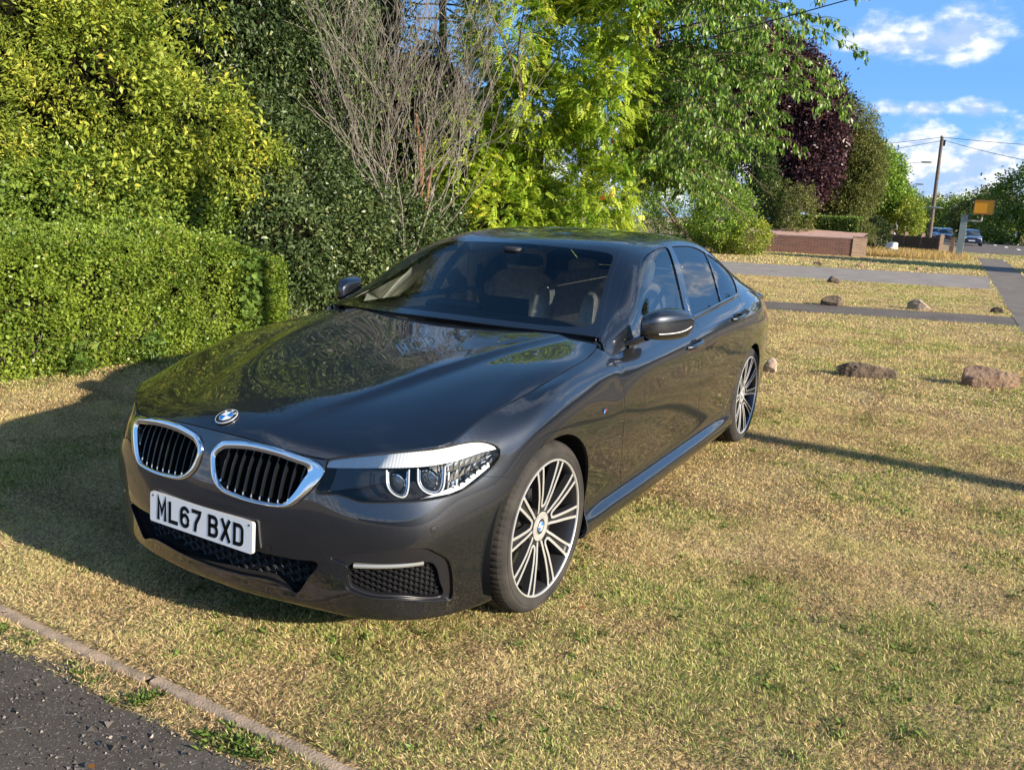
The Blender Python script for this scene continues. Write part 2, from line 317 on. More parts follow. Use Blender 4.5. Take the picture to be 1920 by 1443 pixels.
BODY = [
 [(.78,0,.20),(.832,0,.196),(.846,0,.216),(.848,0,.265),(.862,0,.35),(.869,0,.44),(.867,0,.51),(.855,0,.575),(.841,0,.625),(.826,0,.68),hz(.80,0)],
 [(.78,.15,.195),(.828,.15,.195),(.842,.15,.215),(.844,.15,.265),(.858,.15,.35),(.864,.15,.44),(.862,.15,.51),(.851,.15,.575),(.838,.15,.625),(.823,.15,.675),hz(.797,.15)],
 [(.765,.30,.195),(.811,.30,.198),(.827,.3,.214),(.83,.30,.26),(.844,.30,.35),(.850,.30,.44),(.848,.30,.51),(.838,.30,.57),(.826,.3,.62),(.812,.3,.67),hz(.789,.3)],
 [(.735,.46,.195),(.778,.474,.196),(.792,.477,.215),(.796,.48,.26),(.804,.48,.35),(.806,.48,.45),(.802,.48,.53),(.793,.48,.585),(.783,.478,.63),(.772,.476,.67),hz(.758,.475)],
 [(.672,.57,.185),(.714,.604,.178),(.728,.612,.200),(.736,.618,.26),(.743,.62,.35),(.745,.62,.45),(.739,.62,.53),(.725,.612,.59),(.710,.605,.64),(.695,.597,.685),hz(.682,.588)],
 [(.56,.69,.165),(.604,.732,.164),(.612,.738,.19),(.613,.740,.26),(.628,.752,.35),(.636,.76,.45),(.627,.757,.53),(.61,.745,.60),(.592,.735,.65),(.575,.73,.70),hz(.56,.728)],
 [(.44,.75,.155),(.475,.792,.148),(.480,.799,.18),(.490,.810,.26),(.502,.820,.35),(.506,.828,.45),(.498,.828,.53),(.485,.822,.60),(.472,.812,.655),(.458,.802,.708),hz(.44,.781)],
 [(.31,.79,.155),(.34,.845,.15),(.35,.862,.18),(.355,.873,.26),(.355,.882,.35),(.352,.888,.45),(.345,.890,.54),(.335,.884,.62),(.322,.873,.685),(.31,.852,.750),hz(.30,.792)],
 [(.16,.82,.17),(.18,.88,.165),(.18,.898,.20),(.18,.905,.28),(.18,.912,.37),(.18,.918,.47),(.175,.922,.58),(.165,.918,.68),(.155,.907,.763),(.14,.873,.815),hz(.13,.816)],
 [(0,.84,.18),(0,.905,.18),(0,.918,.22),(0,.921,.30),(0,.926,.38),(0,.931,.49),(0,.936,.61),(0,.934,.715),(0,.922,.80),(-.01,.886,.862),hz(-.02,.831)],
 [(-.30,.84,.18),(-.30,.91,.18),(-.30,.921,.222),(-.30,.90,.285),(-.30,.900,.37),(-.30,.915,.48),(-.30,.930,.615),(-.29,.930,.73),(-.28,.920,.82),(-.265,.890,.885),hz(-.25,.835)],
 [(-.58,.84,.175),(-.58,.912,.18),(-.58,.924,.225),(-.58,.895,.285),(-.58,.893,.36),(-.58,.911,.48),(-.58,.928,.62),(-.575,.929,.73),(-.57,.918,.82),(-.56,.893,.893),hz(-.55,.812)],
 [(-.64,.84,.175),(-.64,.912,.18),(-.64,.924,.225),(-.64,.895,.285),(-.64,.893,.36),(-.64,.911,.48),(-.64,.928,.62),(-.64,.930,.735),(-.64,.919,.825),(-.635,.896,.893),(-.63,.842,.924)],
 [(-.85,.84,.175),(-.85,.914,.18),(-.85,.926,.225),(-.85,.896,.285),(-.85,.893,.36),(-.85,.912,.48),(-.85,.930,.62),(-.85,.931,.74),(-.85,.927,.838),(-.85,.902,.896),(-.85,.858,.932)],
 col(-1.25,[(.84,.175),(.915,.18),(.927,.225),(.896,.285),(.893,.36),(.912,.48),(.930,.62),(.932,.745),(.930,.848),(.906,.905),(.862,.946)]),
 col(-1.75,[(.84,.175),(.915,.18),(.927,.225),(.896,.285),(.893,.36),(.912,.48),(.930,.62),(.933,.75),(.932,.863),(.908,.93),(.865,.977)]),
 col(-2.2,[(.84,.175),(.914,.18),(.926,.225),(.897,.285),(.894,.36),(.913,.48),(.930,.62),(.933,.755),(.932,.878),(.908,.950),(.862,1.004)]),
 col(-2.6,[(.84,.18),(.91,.185),(.921,.225),(.905,.285),(.907,.365),(.919,.48),(.933,.62),(.936,.755),(.932,.888),(.903,.968),(.850,1.028)]),
 col(-2.975,[(.84,.20),(.90,.20),(.914,.235),(.917,.30),(.922,.38),(.930,.49),(.932,.62),(.932,.75),(.920,.888),(.885,.978),(.822,1.045)]),
 col(-3.4,[(.79,.22),(.865,.22),(.882,.26),(.89,.32),(.885,.39),(.893,.50),(.898,.63),(.895,.75),(.878,.88),(.84,.965),(.778,1.025)]),
 [(-3.68,.74,.24),(-3.70,.81,.24),(-3.70,.835,.275),(-3.70,.85,.33),(-3.70,.845,.40),(-3.70,.850,.51),(-3.70,.852,.63),(-3.70,.847,.75),(-3.69,.825,.86),(-3.68,.785,.945),(-3.66,.735,1.005)],
 [(-3.84,.66,.25),(-3.87,.725,.25),(-3.885,.75,.28),(-3.895,.765,.33),(-3.90,.775,.40),(-3.905,.785,.51),(-3.905,.787,.63),(-3.895,.782,.75),(-3.885,.762,.87),(-3.875,.72,.945),(-3.86,.66,.992)],
 [(-3.95,.48,.26),(-3.98,.50,.26),(-4.00,.505,.29),(-4.015,.51,.33),(-4.03,.515,.40),(-4.045,.52,.51),(-4.04,.52,.63),(-4.02,.52,.75),(-4.00,.515,.87),(-3.985,.50,.955),(-3.965,.47,1.000)],
 [(-3.98,.24,.26),(-4.01,.24,.26),(-4.03,.24,.29),(-4.05,.24,.33),(-4.065,.24,.40),(-4.08,.24,.51),(-4.075,.24,.63),(-4.05,.24,.75),(-4.03,.24,.87),(-4.01,.24,.97),(-3.99,.24,1.008)],
 [(-3.99,0,.26),(-4.02,0,.26),(-4.04,0,.29),(-4.06,0,.33),(-4.075,0,.40),(-4.09,0,.51),(-4.085,0,.63),(-4.06,0,.75),(-4.04,0,.87),(-4.02,0,.972),(-4.00,0,1.01)],
]
CABIN = [
 [(-.60,.845,.905),(-.63,.825,.94),(-.645,.81,.965),(-.655,.798,.978),(-.663,.785,.990),(-.585,.42,1.003),(-.545,0,1.008)],
 [(-.95,.858,.930),(-.95,.838,1.01),(-.95,.808,1.065),(-.955,.770,1.088),(-.965,.702,1.113),(-.895,.37,1.132),(-.855,0,1.140)],
 [(-1.2,.861,.943),(-1.2,.803,1.10),(-1.2,.752,1.197),(-1.2,.698,1.226),(-1.2,.613,1.244),(-1.15,.32,1.262),(-1.11,0,1.266)],
 [(-1.43,.863,.956),(-1.43,.785,1.14),(-1.43,.702,1.290),(-1.425,.638,1.322),(-1.41,.55,1.344),(-1.365,.30,1.362),(-1.34,0,1.369)],
 [(-1.8,.865,.980),(-1.8,.778,1.17),(-1.8,.665,1.352),(-1.8,.60,1.388),(-1.8,.50,1.408),(-1.8,.27,1.425),(-1.8,0,1.431)],
 [(-2.2,.862,1.004),(-2.2,.772,1.185),(-2.2,.65,1.362),(-2.2,.59,1.396),(-2.2,.50,1.412),(-2.2,.27,1.429),(-2.2,0,1.435)],
 [(-2.6,.850,1.028),(-2.6,.768,1.18),(-2.6,.662,1.315),(-2.6,.60,1.355),(-2.6,.50,1.378),(-2.6,.27,1.398),(-2.6,0,1.405)],
 [(-3.0,.820,1.045),(-3.0,.765,1.115),(-3.0,.69,1.190),(-3.0,.62,1.235),(-3.0,.53,1.268),(-3.0,.28,1.295),(-3.0,0,1.304)],
 [(-3.35,.788,1.032),(-3.35,.755,1.055),(-3.35,.715,1.080),(-3.35,.67,1.100),(-3.35,.59,1.125),(-3.35,.30,1.150),(-3.35,0,1.158)],
 [(-3.60,.750,1.012),(-3.60,.738,1.018),(-3.60,.718,1.026),(-3.60,.69,1.032),(-3.60,.62,1.040),(-3.60,.3,1.055),(-3.60,0,1.060)],
]
# ---------------------------------------------------------------- panels cut out of the smooth surfaces
def sd_poly(P, poly):
    """signed distance to a closed outline, negative inside"""
    P = np.asarray(P, float); poly = np.asarray(poly, float); A = poly; B = np.roll(poly, -1, 0)
    d = np.full(len(P), 1e9); ins = np.zeros(len(P), bool)
    for a, b in zip(A, B):
        e = b - a; w = P - a; t = np.clip((w @ e) / (e @ e + 1e-15), 0, 1)
        q = w - t[:, None] * e; d = np.minimum(d, (q * q).sum(1))
        c = ((a[1] > P[:, 1]) != (b[1] > P[:, 1])); ins ^= c & (P[:, 0] < e[0] * (P[:, 1] - a[1]) / (e[1] if abs(e[1]) > 1e-12 else 1e-12) + a[0])
    d = np.sqrt(d); return np.where(ins, -d, d)
class PM:
    def __init__(s, V, N, Q, P=()): s.V, s.N, s.Q, s.P = V, N, Q, list(P)
    @staticmethod
    def grid(G, flip=False):
        nu, nv = G.shape[:2]; N = normals(G)
        if flip: N = -N
        i = np.arange(nu * nv).reshape(nu, nv); a, b, c, d = i[:-1, :-1].ravel(), i[1:, :-1].ravel(), i[1:, 1:].ravel(), i[:-1, 1:].ravel()
        Q = np.stack([a, d, c, b] if flip else [a, b, c, d], 1)
        return PM(G.reshape(-1, 3), N.reshape(-1, 3), Q)
    def clip(s, f):
        """keep where f < 0 (f: value per vertex)"""
        ins = f < 0; k = ins[s.Q].sum(1); V = [s.V]; N = [s.N]; nv = len(s.V); cache = {}; nV = []; nN = []
        def cut(a, b):
            nonlocal nv
            key = (a, b) if a < b else (b, a)
            if key in cache: return cache[key]
            a, b = key; t = f[a] / (f[a] - f[b]); n = s.N[a] * (1 - t) + s.N[b] * t
            nV.append(s.V[a] * (1 - t) + s.V[b] * t); nN.append(n / (np.linalg.norm(n) + 1e-12)); cache[key] = nv; nv += 1
            return cache[key]
        out = []
        for poly in [tuple(q) for q in s.Q[(k > 0) & (k < 4)]] + s.P:
            c = [ins[i] for i in poly]
            if all(c): out.append(poly); continue
            if not any(c): continue
            r = []
            for i in range(len(poly)):
                a, b = poly[i], poly[(i + 1) % len(poly)]
                if ins[a]: r.append(a)
                if ins[a] != ins[b]: r.append(cut(a, b))
            if len(r) >= 3: out.append(tuple(r))
        V = np.concatenate([s.V, np.array(nV).reshape(-1, 3)]); N = np.concatenate([s.N, np.array(nN).reshape(-1, 3)])
        return PM(V, N, s.Q[k == 4], out).compact()
    def compact(s):
        use = np.zeros(len(s.V), bool); use[s.Q.ravel()] = True
        for p in s.P: use[list(p)] = True
        m = np.cumsum(use) - 1
        return PM(s.V[use], s.N[use], m[s.Q] if len(s.Q) else s.Q, [tuple(m[list(p)]) for p in s.P])
    def inside(s, poly, fn, gap=.0018, dom=None):
        d = sd_poly(fn(s.V), poly)
        if dom is not None: d = np.where(dom(s.V), d, 1.)
        return s.clip(d + gap)
    def outside(s, poly, fn, gap=.0018, dom=None):
        d = sd_poly(fn(s.V), poly)
        if dom is not None: d = np.where(dom(s.V), d, 1.)
        return s.clip(-d + gap)
    def offset(s, d): return PM(s.V + s.N * d, s.N.copy(), s.Q.copy(), list(s.P))
    def mirror(s):
        k = np.array([1, -1, 1]); return PM(s.V * k, s.N * k, s.Q[:, ::-1], [p[::-1] for p in s.P])
    def join(s, o):
        n = len(s.V); return PM(np.r_[s.V, o.V], np.r_[s.N, o.N], np.r_[s.Q, o.Q + n], s.P + [tuple(i + n for i in p) for p in o.P])
    def both(s): return s.join(s.mirror())
    def borders(s):
        """directed boundary edges"""
        e = {}
        for q in s.Q.tolist() + [list(p) for p in s.P]:
            for i in range(len(q)):
                a, b = q[i], q[(i + 1) % len(q)]
                if (b, a) in e: del e[(b, a)]
                else: e[(a, b)] = 1
        return list(e)
    def flange(s, depth=.014, lip=.0016, seam=True):
        """roll the cut edges inwards, as pressed sheet is"""
        E = [(a, b) for a, b in s.borders() if not (seam and abs(s.V[a][1]) < 2e-4 and abs(s.V[b][1]) < 2e-4)]
        if not E: return s
        nx = {}
        acc = {}
        for a, b in E:
            d = s.V[b] - s.V[a]; l = np.linalg.norm(d)
            if l < 1e-9: continue
            for v in (a, b):
                t = np.cross(d / l, s.N[v]); acc[v] = acc.get(v, 0) + t * l
        ids = {}; V = []; N = []; n0 = len(s.V)
        for v, t in acc.items():
            l = np.linalg.norm(t); t = t / l if l > 1e-9 else s.N[v]
            p = s.V[v]; n = s.N[v]; ids[v] = n0 + len(V)
            V += [p, p + t * lip * .6 - n * lip * .35, p + t * lip - n * lip, p + t * lip - n * depth]
            N += [n, (n + t) / 1.414, t, t]
        P = []
        for a, b in E:
            if a not in ids or b not in ids: continue
            i, j = ids[a], ids[b]
            for k in range(3): P.append((i + k, i + k + 1, j + k + 1, j + k)[::-1] if False else (j + k, i + k, i + k + 1, j + k + 1))
        return PM(np.r_[s.V, np.array(V)], np.r_[s.N, np.array(N)], s.Q, s.P + P)
    def build(s, name, m, parent=None):
        F = s.Q.tolist() + [list(map(int, p)) for p in s.P]
        return mesh_obj(name, s.V, F, m, parent, N=s.N)
YZ = lambda V: V[:, [1, 2]]
XZ = lambda V: V[:, [0, 2]]
XY = lambda V: V[:, [0, 1]]
SZ = lambda V: np.stack([V[:, 1] - V[:, 0], V[:, 2]], 1)
NOSE = lambda V: V[:, 0] > .2
FRONT = lambda V: V[:, 0] > .5
car = empty('car'); tag(car, 'dark grey metallic four-door saloon parked on the dry grass beside the hedge', 'car')
GB = tensor(BODY, .0085, .0085, (3, 3))
# the top edge of the wings follows the bonnet outline exactly
HC = crom(HOOD, 500); HC = np.c_[HC, hood_z(HC[:, 0], HC[:, 1]) - .0005]
top = GB[:, -1]; dd = np.linalg.norm(top[:, None, :2] - HC[None, :, :2], axis=2); near = HC[dd.argmin(1)]; wx = np.clip((top[:, 0] + .66) / .06, 0, 1)[:, None] * (top[:, 0] > -.66)[:, None]
shift = (near - top) * wx; wv = np.clip((np.linspace(0, 1, GB.shape[1]) - .80) / .20, 0, 1) ** 2; GB = GB + shift[:, None] * wv[None, :, None]
body = PM.grid(GB, flip=True)
GC = tensor(np.array(CABIN), .012, .012, vsym=True); cabin = PM.grid(GC, flip=True)
ci = len(GB) // 2, GB.shape[1] // 2
if body.N.reshape(GB.shape)[ci][1] < 0: body = PM.grid(GB)
if cabin.N[len(cabin.N) // 2][1] + cabin.N[len(cabin.N) // 2][2] < 0: cabin = PM.grid(GC)
xs = np.arange(.86, -.74, -.008); ys = np.arange(0, .87, .008); X, Y = np.meshgrid(xs, ys, indexing='ij')
GH = np.stack([X, Y, hood_z(X, Y)], 2); hoodp = PM.grid(GH)
if hoodp.N[1000][2] < 0: hoodp = PM.grid(GH, flip=True)
def body_at(s_, z_, off=0, dom=NOSE):
    """point of the body surface at oblique coordinate s = y - x and height z"""
    V = GB.reshape(-1, 3); m = np.where(dom(V))[0]; S = np.stack([V[m, 1] - V[m, 0], V[m, 2]], 1)
    NN = body.N[m] if len(body.V) == len(V) else BN[m]
    o = []
    for a, b in zip(np.atleast_1d(s_), np.atleast_1d(z_)):
        d = (S[:, 0] - a) ** 2 + (S[:, 1] - b) ** 2; k = np.argpartition(d, 4)[:4]; w = 1 / (d[k] + 1e-8); w /= w.sum()
        n = (NN[k] * w[:, None]).sum(0); n /= np.linalg.norm(n); p = (V[m][k] * w[:, None]).sum(0)
        # first order correction onto (a, b)
        e = np.array([a - (p[1] - p[0]), b - p[2]]); t1 = np.cross(n, [0, 0, 1.]); t1 /= np.linalg.norm(t1); t2 = np.cross(t1, n)
        A = np.array([[t1[1] - t1[0], t2[1] - t2[0]], [t1[2], t2[2]]]); q = np.linalg.solve(A, e)
        o.append(p + q[0] * t1 + q[1] * t2 + n * off)
    return np.array(o)
BN = body.N.copy(); BV = body.V.copy()
def SZc(L): return [(y - x, z) for x, y, z in L]
HLP = SZc([(.757,.477,.714),(.723,.534,.728),(.682,.588,.7355),(.61,.679,.747),(.524,.757,.7535),(.50,.77,.7545),(.435,.790,.756),(.385,.815,.755),(.350,.838,.748),(.325,.860,.732),(.317,.869,.712),(.334,.869,.684),(.398,.852,.643),(.477,.825,.608),(.532,.798,.597),(.597,.758,.593),(.671,.686,.592),(.721,.617,.591),(.74,.585,.595),(.753,.556,.605),(.768,.522,.612),(.795,.461,.612),(.780,.470,.653),(.767,.476,.687)])
HLP = crom(HLP, 90, True)
KO = crom([(.030,.690),(.05,.708),(.075,.7195),(.175,.7335),(.289,.7325),(.397,.719),(.455,.706),(.478,.688),(.479,.668),(.465,.642),(.433,.598),(.400,.568),(.375,.555),(.345,.549),(.249,.545),(.131,.552),(.082,.566),(.055,.585),(.036,.61),(.023,.661)], 110, True)
KI = crom([(.050,.672),(.066,.687),(.09,.697),(.18,.708),(.289,.707),(.385,.695),(.414,.690),(.424,.681),(.426,.668),(.417,.652),(.396,.610),(.375,.580),(.360,.567),(.34,.562),(.246,.559),(.135,.567),(.098,.577),(.075,.595),(.058,.62),(.046,.655)], 110, True)
FOG = crom(SZc([(.793,.520,.402),(.780,.545,.416),(.766,.578,.422),(.729,.647,.432),(.669,.729,.442),(.614,.775,.437),(.578,.793,.414),(.532,.81,.374),(.506,.811,.307),(.49,.803,.225),(.50,.795,.210),(.53,.783,.218),(.644,.714,.250),(.721,.642,.266),(.756,.592,.285),(.77,.566,.305),(.769,.570,.34),(.768,.574,.375),(.78,.55,.388)]), 90, True)
FOGM = crom(SZc([(.764,.580,.384),(.70,.68,.385),(.60,.772,.378),(.565,.79,.352),(.54,.79,.29),(.521,.785,.225),(.644,.714,.255),(.721,.642,.270),(.752,.592,.290),(.764,.573,.31)]), 70, True)
INT = crom([(-.01,.382),(.15,.382),(.3,.380),(.40,.380),(.465,.384),(.481,.378),(.476,.355),(.450,.325),(.415,.272),(.395,.250),(.38,.250),(.34,.266),(.276,.274),(.15,.264),(0,.258),(-.01,.258)], 100, True)
BUMP = [(1.2,0),(.22,0),(.22,.60),(.27,.612),(.30,.620),(.398,.642),(.50,.70),(.535,.80),(.56,1.2),(1.2,1.2)]
LA = [(-.60,1.3),(-.612,.955),(-.628,.90),(-.638,.80),(-.658,.65),(-.70,.50),(-.75,.37),(-.785,.283)]
LB = [(-1.80,1.36),(-1.755,1.25),(-1.735,1.10),(-1.745,.98),(-1.748,.80),(-1.775,.65),(-1.84,.5),(-1.92,.36),(-1.96,.283)]
LC = [(-2.95,1.22),(-2.90,1.12),(-2.80,1.06),(-2.73,1.02),(-2.688,.92),(-2.665,.75),(-2.61,.58),(-2.55,.42),(-2.47,.283)]
DA = [(-.60,1.9),(-1.80,1.9)] + LB + [(-1.96,.2825),(-.785,.2825)] + LA[::-1]
DB = [(-1.80,1.9),(-3.1,1.9)] + LC + LB[::-1]
SKIRT = [(-.30,.0),(-.30,.283),(-2.72,.283),(-2.72,0)]
def circ(cx, cz, r, n=72, a0=0): return [(cx + r * math.cos(t), cz + r * math.sin(t)) for t in np.linspace(0, 2 * math.pi, n, endpoint=False) + a0]
ARF, ARR = circ(.0, .337, .372), circ(-2.975, .337, .366)
b = body.outside(ARF, XZ, 0).outside(ARR, XZ, 0)
b = b.outside(HLP, SZ, .0022, NOSE)
parts = {}
bump = b.inside(BUMP, XZ, .0012)
bump = bump.outside(KO, YZ, .001, FRONT).outside(FOG, SZ, .0006, NOSE).outside(INT, YZ, 0, FRONT)
rest = b.outside(BUMP, XZ, .0012)
tail = [(-3.50,.80),(-3.56,.925),(-3.8,.945),(-4.2,.94),(-4.2,.79),(-3.8,.79)]
trunk_cut = lambda V: np.where(V[:, 0] < -3.62, 1., -1.)
rbump = rest.inside([(-3.36,0),(-3.36,.60),(-3.45,.66),(-4.3,.66),(-4.3,0)], XZ)
rest = rest.outside([(-3.36,0),(-3.36,.60),(-3.45,.66),(-4.3,.66),(-4.3,0)], XZ)
tlamp = rest.inside(tail, XZ); rest = rest.outside(tail, XZ)
skirt = rest.inside(SKIRT, XZ); rest = rest.outside(SKIRT, XZ)
dA = rest.inside(DA, XZ, .0024); dB = rest.inside(DB, XZ, .0024); rest = rest.outside(DA, XZ, .0022).outside(DB, XZ, .0022)
fend = rest.clip(-(rest.V[:, 0] + 1.2)); quart = rest.clip(rest.V[:, 0] + 1.2)
front_bumper = bump.both().flange(.018).build('front_bumper', 'grey_metallic_paint', car)
rear_bumper = rbump.both().flange().build('rear_bumper', 'grey_metallic_paint', car)
hd = hoodp.clip(sd_poly(XY(hoodp.V), HOOD + [(-.545, -.3), (.80, -.3)]) + .0052)
hood = hd.both().flange(.016, .0022).build('bonnet', 'grey_metallic_paint', car)
# cabin ----------------------------------------------------------------------
WS = crom([(-.545,-.05),(-.545,0),(-.55,.15),(-.563,.3),(-.593,.5),(-.63,.66),(-.662,.765),(-.69,.772),(-.75,.755),(-.867,.708),(-1.034,.651),(-1.187,.607),(-1.306,.582),(-1.365,.562),(-1.392,.53),(-1.385,.43),(-1.358,.31),(-1.335,.13),(-1.328,0),(-1.328,-.05)], 160, True)
WSI = crom([(-.590,-.05),(-.590,0),(-.595,.15),(-.61,.3),(-.645,.5),(-.685,.63),(-.735,.698),(-.80,.702),(-.88,.675),(-1.04,.622),(-1.19,.580),(-1.300,.553),(-1.335,.52),(-1.330,.43),(-1.31,.31),(-1.29,.13),(-1.285,0),(-1.285,-.05)], 160, True)
RW = crom([(-2.76,-.05),(-2.76,0),(-2.77,.3),(-2.80,.44),(-2.86,.49),(-3.0,.53),(-3.2,.56),(-3.33,.565),(-3.38,.52),(-3.40,.3),(-3.41,0),(-3.41,-.05)], 100, True)
DLF = crom([(-.815,.950),(-.84,.985),(-.925,1.050),(-1.06,1.131),(-1.27,1.245),(-1.42,1.308),(-1.58,1.343),(-1.72,1.358),(-1.80,1.360),(-1.815,1.35),(-1.755,1.25),(-1.700,1.12),(-1.672,1.02),(-1.668,.99),(-1.60,.986),(-1.18,.957),(-.90,.945)], 150, True)
DLR = crom([(-1.885,1.348),(-1.90,1.360),(-2.04,1.362),(-2.22,1.358),(-2.36,1.343),(-2.50,1.311),(-2.66,1.265),(-2.80,1.214),(-2.87,1.175),(-2.885,1.15),(-2.86,1.11),(-2.82,1.075),(-2.78,1.055),(-2.70,1.046),(-2.4,1.031),(-2.17,1.017),(-1.79,.996),(-1.765,1.0),(-1.775,1.05),(-1.80,1.13),(-1.85,1.25)], 170, True)
FRL = [(-.50,.90),(-.640,.958),(-.714,.992),(-.883,1.068),(-1.071,1.163),(-1.26,1.265),(-1.40,1.322),(-1.55,1.358),(-1.788,1.386),(-2.033,1.390),(-2.325,1.366),(-2.55,1.315),(-2.78,1.245),(-2.93,1.175),(-2.95,1.13),(-2.90,1.085),(-2.80,1.052),(-2.73,1.0)]
c = cabin.clip(sd_poly(XY(cabin.V), WS) * -1 + .001)
wsp = cabin.inside(WS, XY, .001)
rwp = c.inside(RW, XY, .002); c = c.outside(RW, XY, .002)
side = lambda V: V[:, 1] > .45
FRC = [(-.5,.7),(-.5,1.6),(-2.70,1.6),(-2.93,1.19),(-2.95,1.13),(-2.90,1.085),(-2.80,1.052),(-2.73,1.0),(-2.73,.7)]
yln = lambda V: np.interp(-V[:, 0], *zip(*crom([(.50,.87),(.60,.836),(.714,.800),(.883,.751),(1.071,.703),(1.26,.660),(1.484,.619),(1.788,.600),(2.033,.604),(2.325,.626),(2.55,.650),(2.75,.674),(3.0,.71)], 120)))
fr_ = np.maximum(sd_poly(XZ(c.V), FRC), yln(c.V) - c.V[:, 1]); frame = c.clip(fr_ + .0016); roofp = c.clip(-fr_ + .0016)
roof = roofp.both().flange(.012).build('roof', 'grey_metallic_paint', car)
gF = frame.inside(DLF, XZ, .001); gR = frame.inside(DLR, XZ, .001); frame = frame.outside(DLF, XZ, .001).outside(DLR, XZ, .001)
SPLIT = lambda V: V[:, 0] - np.interp(V[:, 2], [p[1] for p in LB[::-1]], [p[0] for p in LB[::-1]])
frF = frame.clip(-SPLIT(frame.V) + .0016); frR = frame.clip(SPLIT(frame.V) + .0016)
# B pillar covers (gloss black) are cut from the frames
BP = [(-1.66,.96),(-1.668,1.0),(-1.700,1.12),(-1.755,1.25),(-1.812,1.352),(-1.84,1.366),(-1.90,1.366),(-1.885,1.35),(-1.85,1.25),(-1.80,1.13),(-1.765,1.0),(-1.77,.96)]
pil = frF.inside(BP, XZ, 0), frR.inside(BP, XZ, 0); frF = frF.outside(BP, XZ, 0); frR = frR.outside(BP, XZ, 0)
glassw = wsp.inside(WSI, XY, 0).both(); band = wsp.outside(WSI, XY, 0).both()
ws = glassw.build('windscreen', 'windscreen_glass', car)
band.flange(.004).build('glass_border', 'gloss_black', ws)
rw = rwp.both().build('rear_window', 'dark_glass', car)
for sgn in (1, -1):
    mm = (lambda p: p) if sgn == 1 else (lambda p: p.mirror())
    mm(fend).flange().build('front_wing', 'grey_metallic_paint', car)
    mm(quart).flange().build('rear_wing', 'grey_metallic_paint', car)
    mm(skirt).flange().build('side_skirt', 'grey_metallic_paint', car)
    mm(tlamp).flange().build('tail_light', 'red_lens', car)
    for nm, pnl, fr, gl, pl in (('front_door', dA, frF, gF, pil[0]), ('rear_door', dB, frR, gR, pil[1])):
        d = mm(pnl.join(fr)).flange().build(nm, 'grey_metallic_paint', car)
        mm(gl.offset(-.006)).build('window', 'side_glass' if nm == 'front_door' else 'dark_glass', d)
        mm(pl.offset(.001)).flange(.006).build('pillar_cover', 'gloss_black', d)
        # waist trim
        x0, x1 = (-.83, -1.742) if nm == 'front_door' else (-1.752, -2.80)
        bx = np.linspace(x0, x1, 40); bz = np.interp(-bx, [.60, .882, 1.184, 1.757, 2.168, 2.73, 2.807, 3.0], [.925, .9385, .9505, .985, 1.011, 1.041, 1.045, 1.05]); by = np.interp(-bx, [.6, .85, 1.25, 1.75, 2.2, 2.6, 2.8, 3.0], [.845, .857, .862, .865, .862, .852, .838, .818])
        t = MB(); prof = [(0, -.012), (.004, -.011), (.0065, -.004), (.0055, .004), (.001, .011), (-.008, .014)]
        G = np.array([[(x, sgn * (y + a), z + h) for a, h in prof] for x, y, z in zip(bx, by, bz)])
        t.grid(G, 0, flip=(sgn > 0)); t.build('waist_trim', 'gloss_black', d)
        if nm == 'rear_door':
            t = MB(); q = np.array([(-2.335, 1.022), (-2.36, 1.10), (-2.42, 1.21), (-2.49, 1.315)])
            qq = crom(q, 14); P = []
            for x, z in qq:
                dd = (GC[..., 0] - x) ** 2 + (GC[..., 2] - z) ** 2 + (GC[..., 1] < .5) * 9; i, j = np.unravel_index(np.argmin(dd), dd.shape); P.append((x, sgn * (GC[i, j, 1] - .004), z))
            P = np.array(P); t.grid(np.stack([P + [.011, 0, 0], P + [.009, sgn * .004, 0], P + [-.009, sgn * .004, 0], P + [-.011, 0, 0]], 1), 0, flip=(sgn < 0)); t.build('window_divider', 'gloss_black', d)
        # door handle: bar over a thin black oval, the painted shade of its recess
        cx_, cz_, yy = (-1.60, .862, .926) if nm == 'front_door' else (-2.475, .930, .9215)
        h = MB(); L = .115
        u = np.linspace(-1, 1, 15); Pc = np.array([(cx_ + L * a, sgn * (yy + .026 * (1 - abs(a) ** 5) + .004), cz_ + .004 * a * -1) for a in u])
        rr = .0125 * (1 - .35 * np.abs(u) ** 4)
        st = len(h.V); h.tube(Pc, rr, 10); h.V[-1] = np.stack([h.V[-1][:, 0], h.V[-1][:, 1], cz_ + (h.V[-1][:, 2] - cz_) * 1.25], 1)
        hb = h.build('door_handle', 'grey_metallic_paint', d)
        cup = MB(); a = np.linspace(0, 2 * math.pi, 28, endpoint=False); rings = []
        for k_, (sc, dp) in enumerate(((1, .0012), (.9, .0015), (.7, .0018), (.0, .002))): rings.append(np.stack([cx_ + .075 * sc * np.cos(a), np.full(28, sgn * (yy + dp)), cz_ - .002 + .03 * sc * np.sin(a)], 1))
        cup.grid(np.array(rings), 0, cv=True, flip=(sgn < 0)); cup.build('handle_shade', 'gloss_black', d)
# boot lid ---------------------------------------------------------------------
tx = np.linspace(-3.36, -3.99, 60); ty = np.linspace(0, .76, 60); X, Y = np.meshgrid(tx, ty, indexing='ij')
top = np.interp(-X, [3.3, 3.5, 3.7, 3.88, 3.94, 4.0], [1.085, 1.068, 1.052, 1.045, 1.052, 1.03]); Z = top - .06 * (Y / .76) ** 2 - .028 * np.clip((Y - .55) / .2, 0, 1) ** 2
G = np.stack([X - .0 * Y, Y, Z], 2); G[..., 0] = X + .13 * (Y / .76) ** 3 * np.clip((-X - 3.6) / .38, 0, 1)
bt = PM.grid(G)
if bt.N[1800][2] < 0: bt = PM.grid(G, flip=True)
bt.both().flange(.03).build('boot_lid', 'grey_metallic_paint', car)
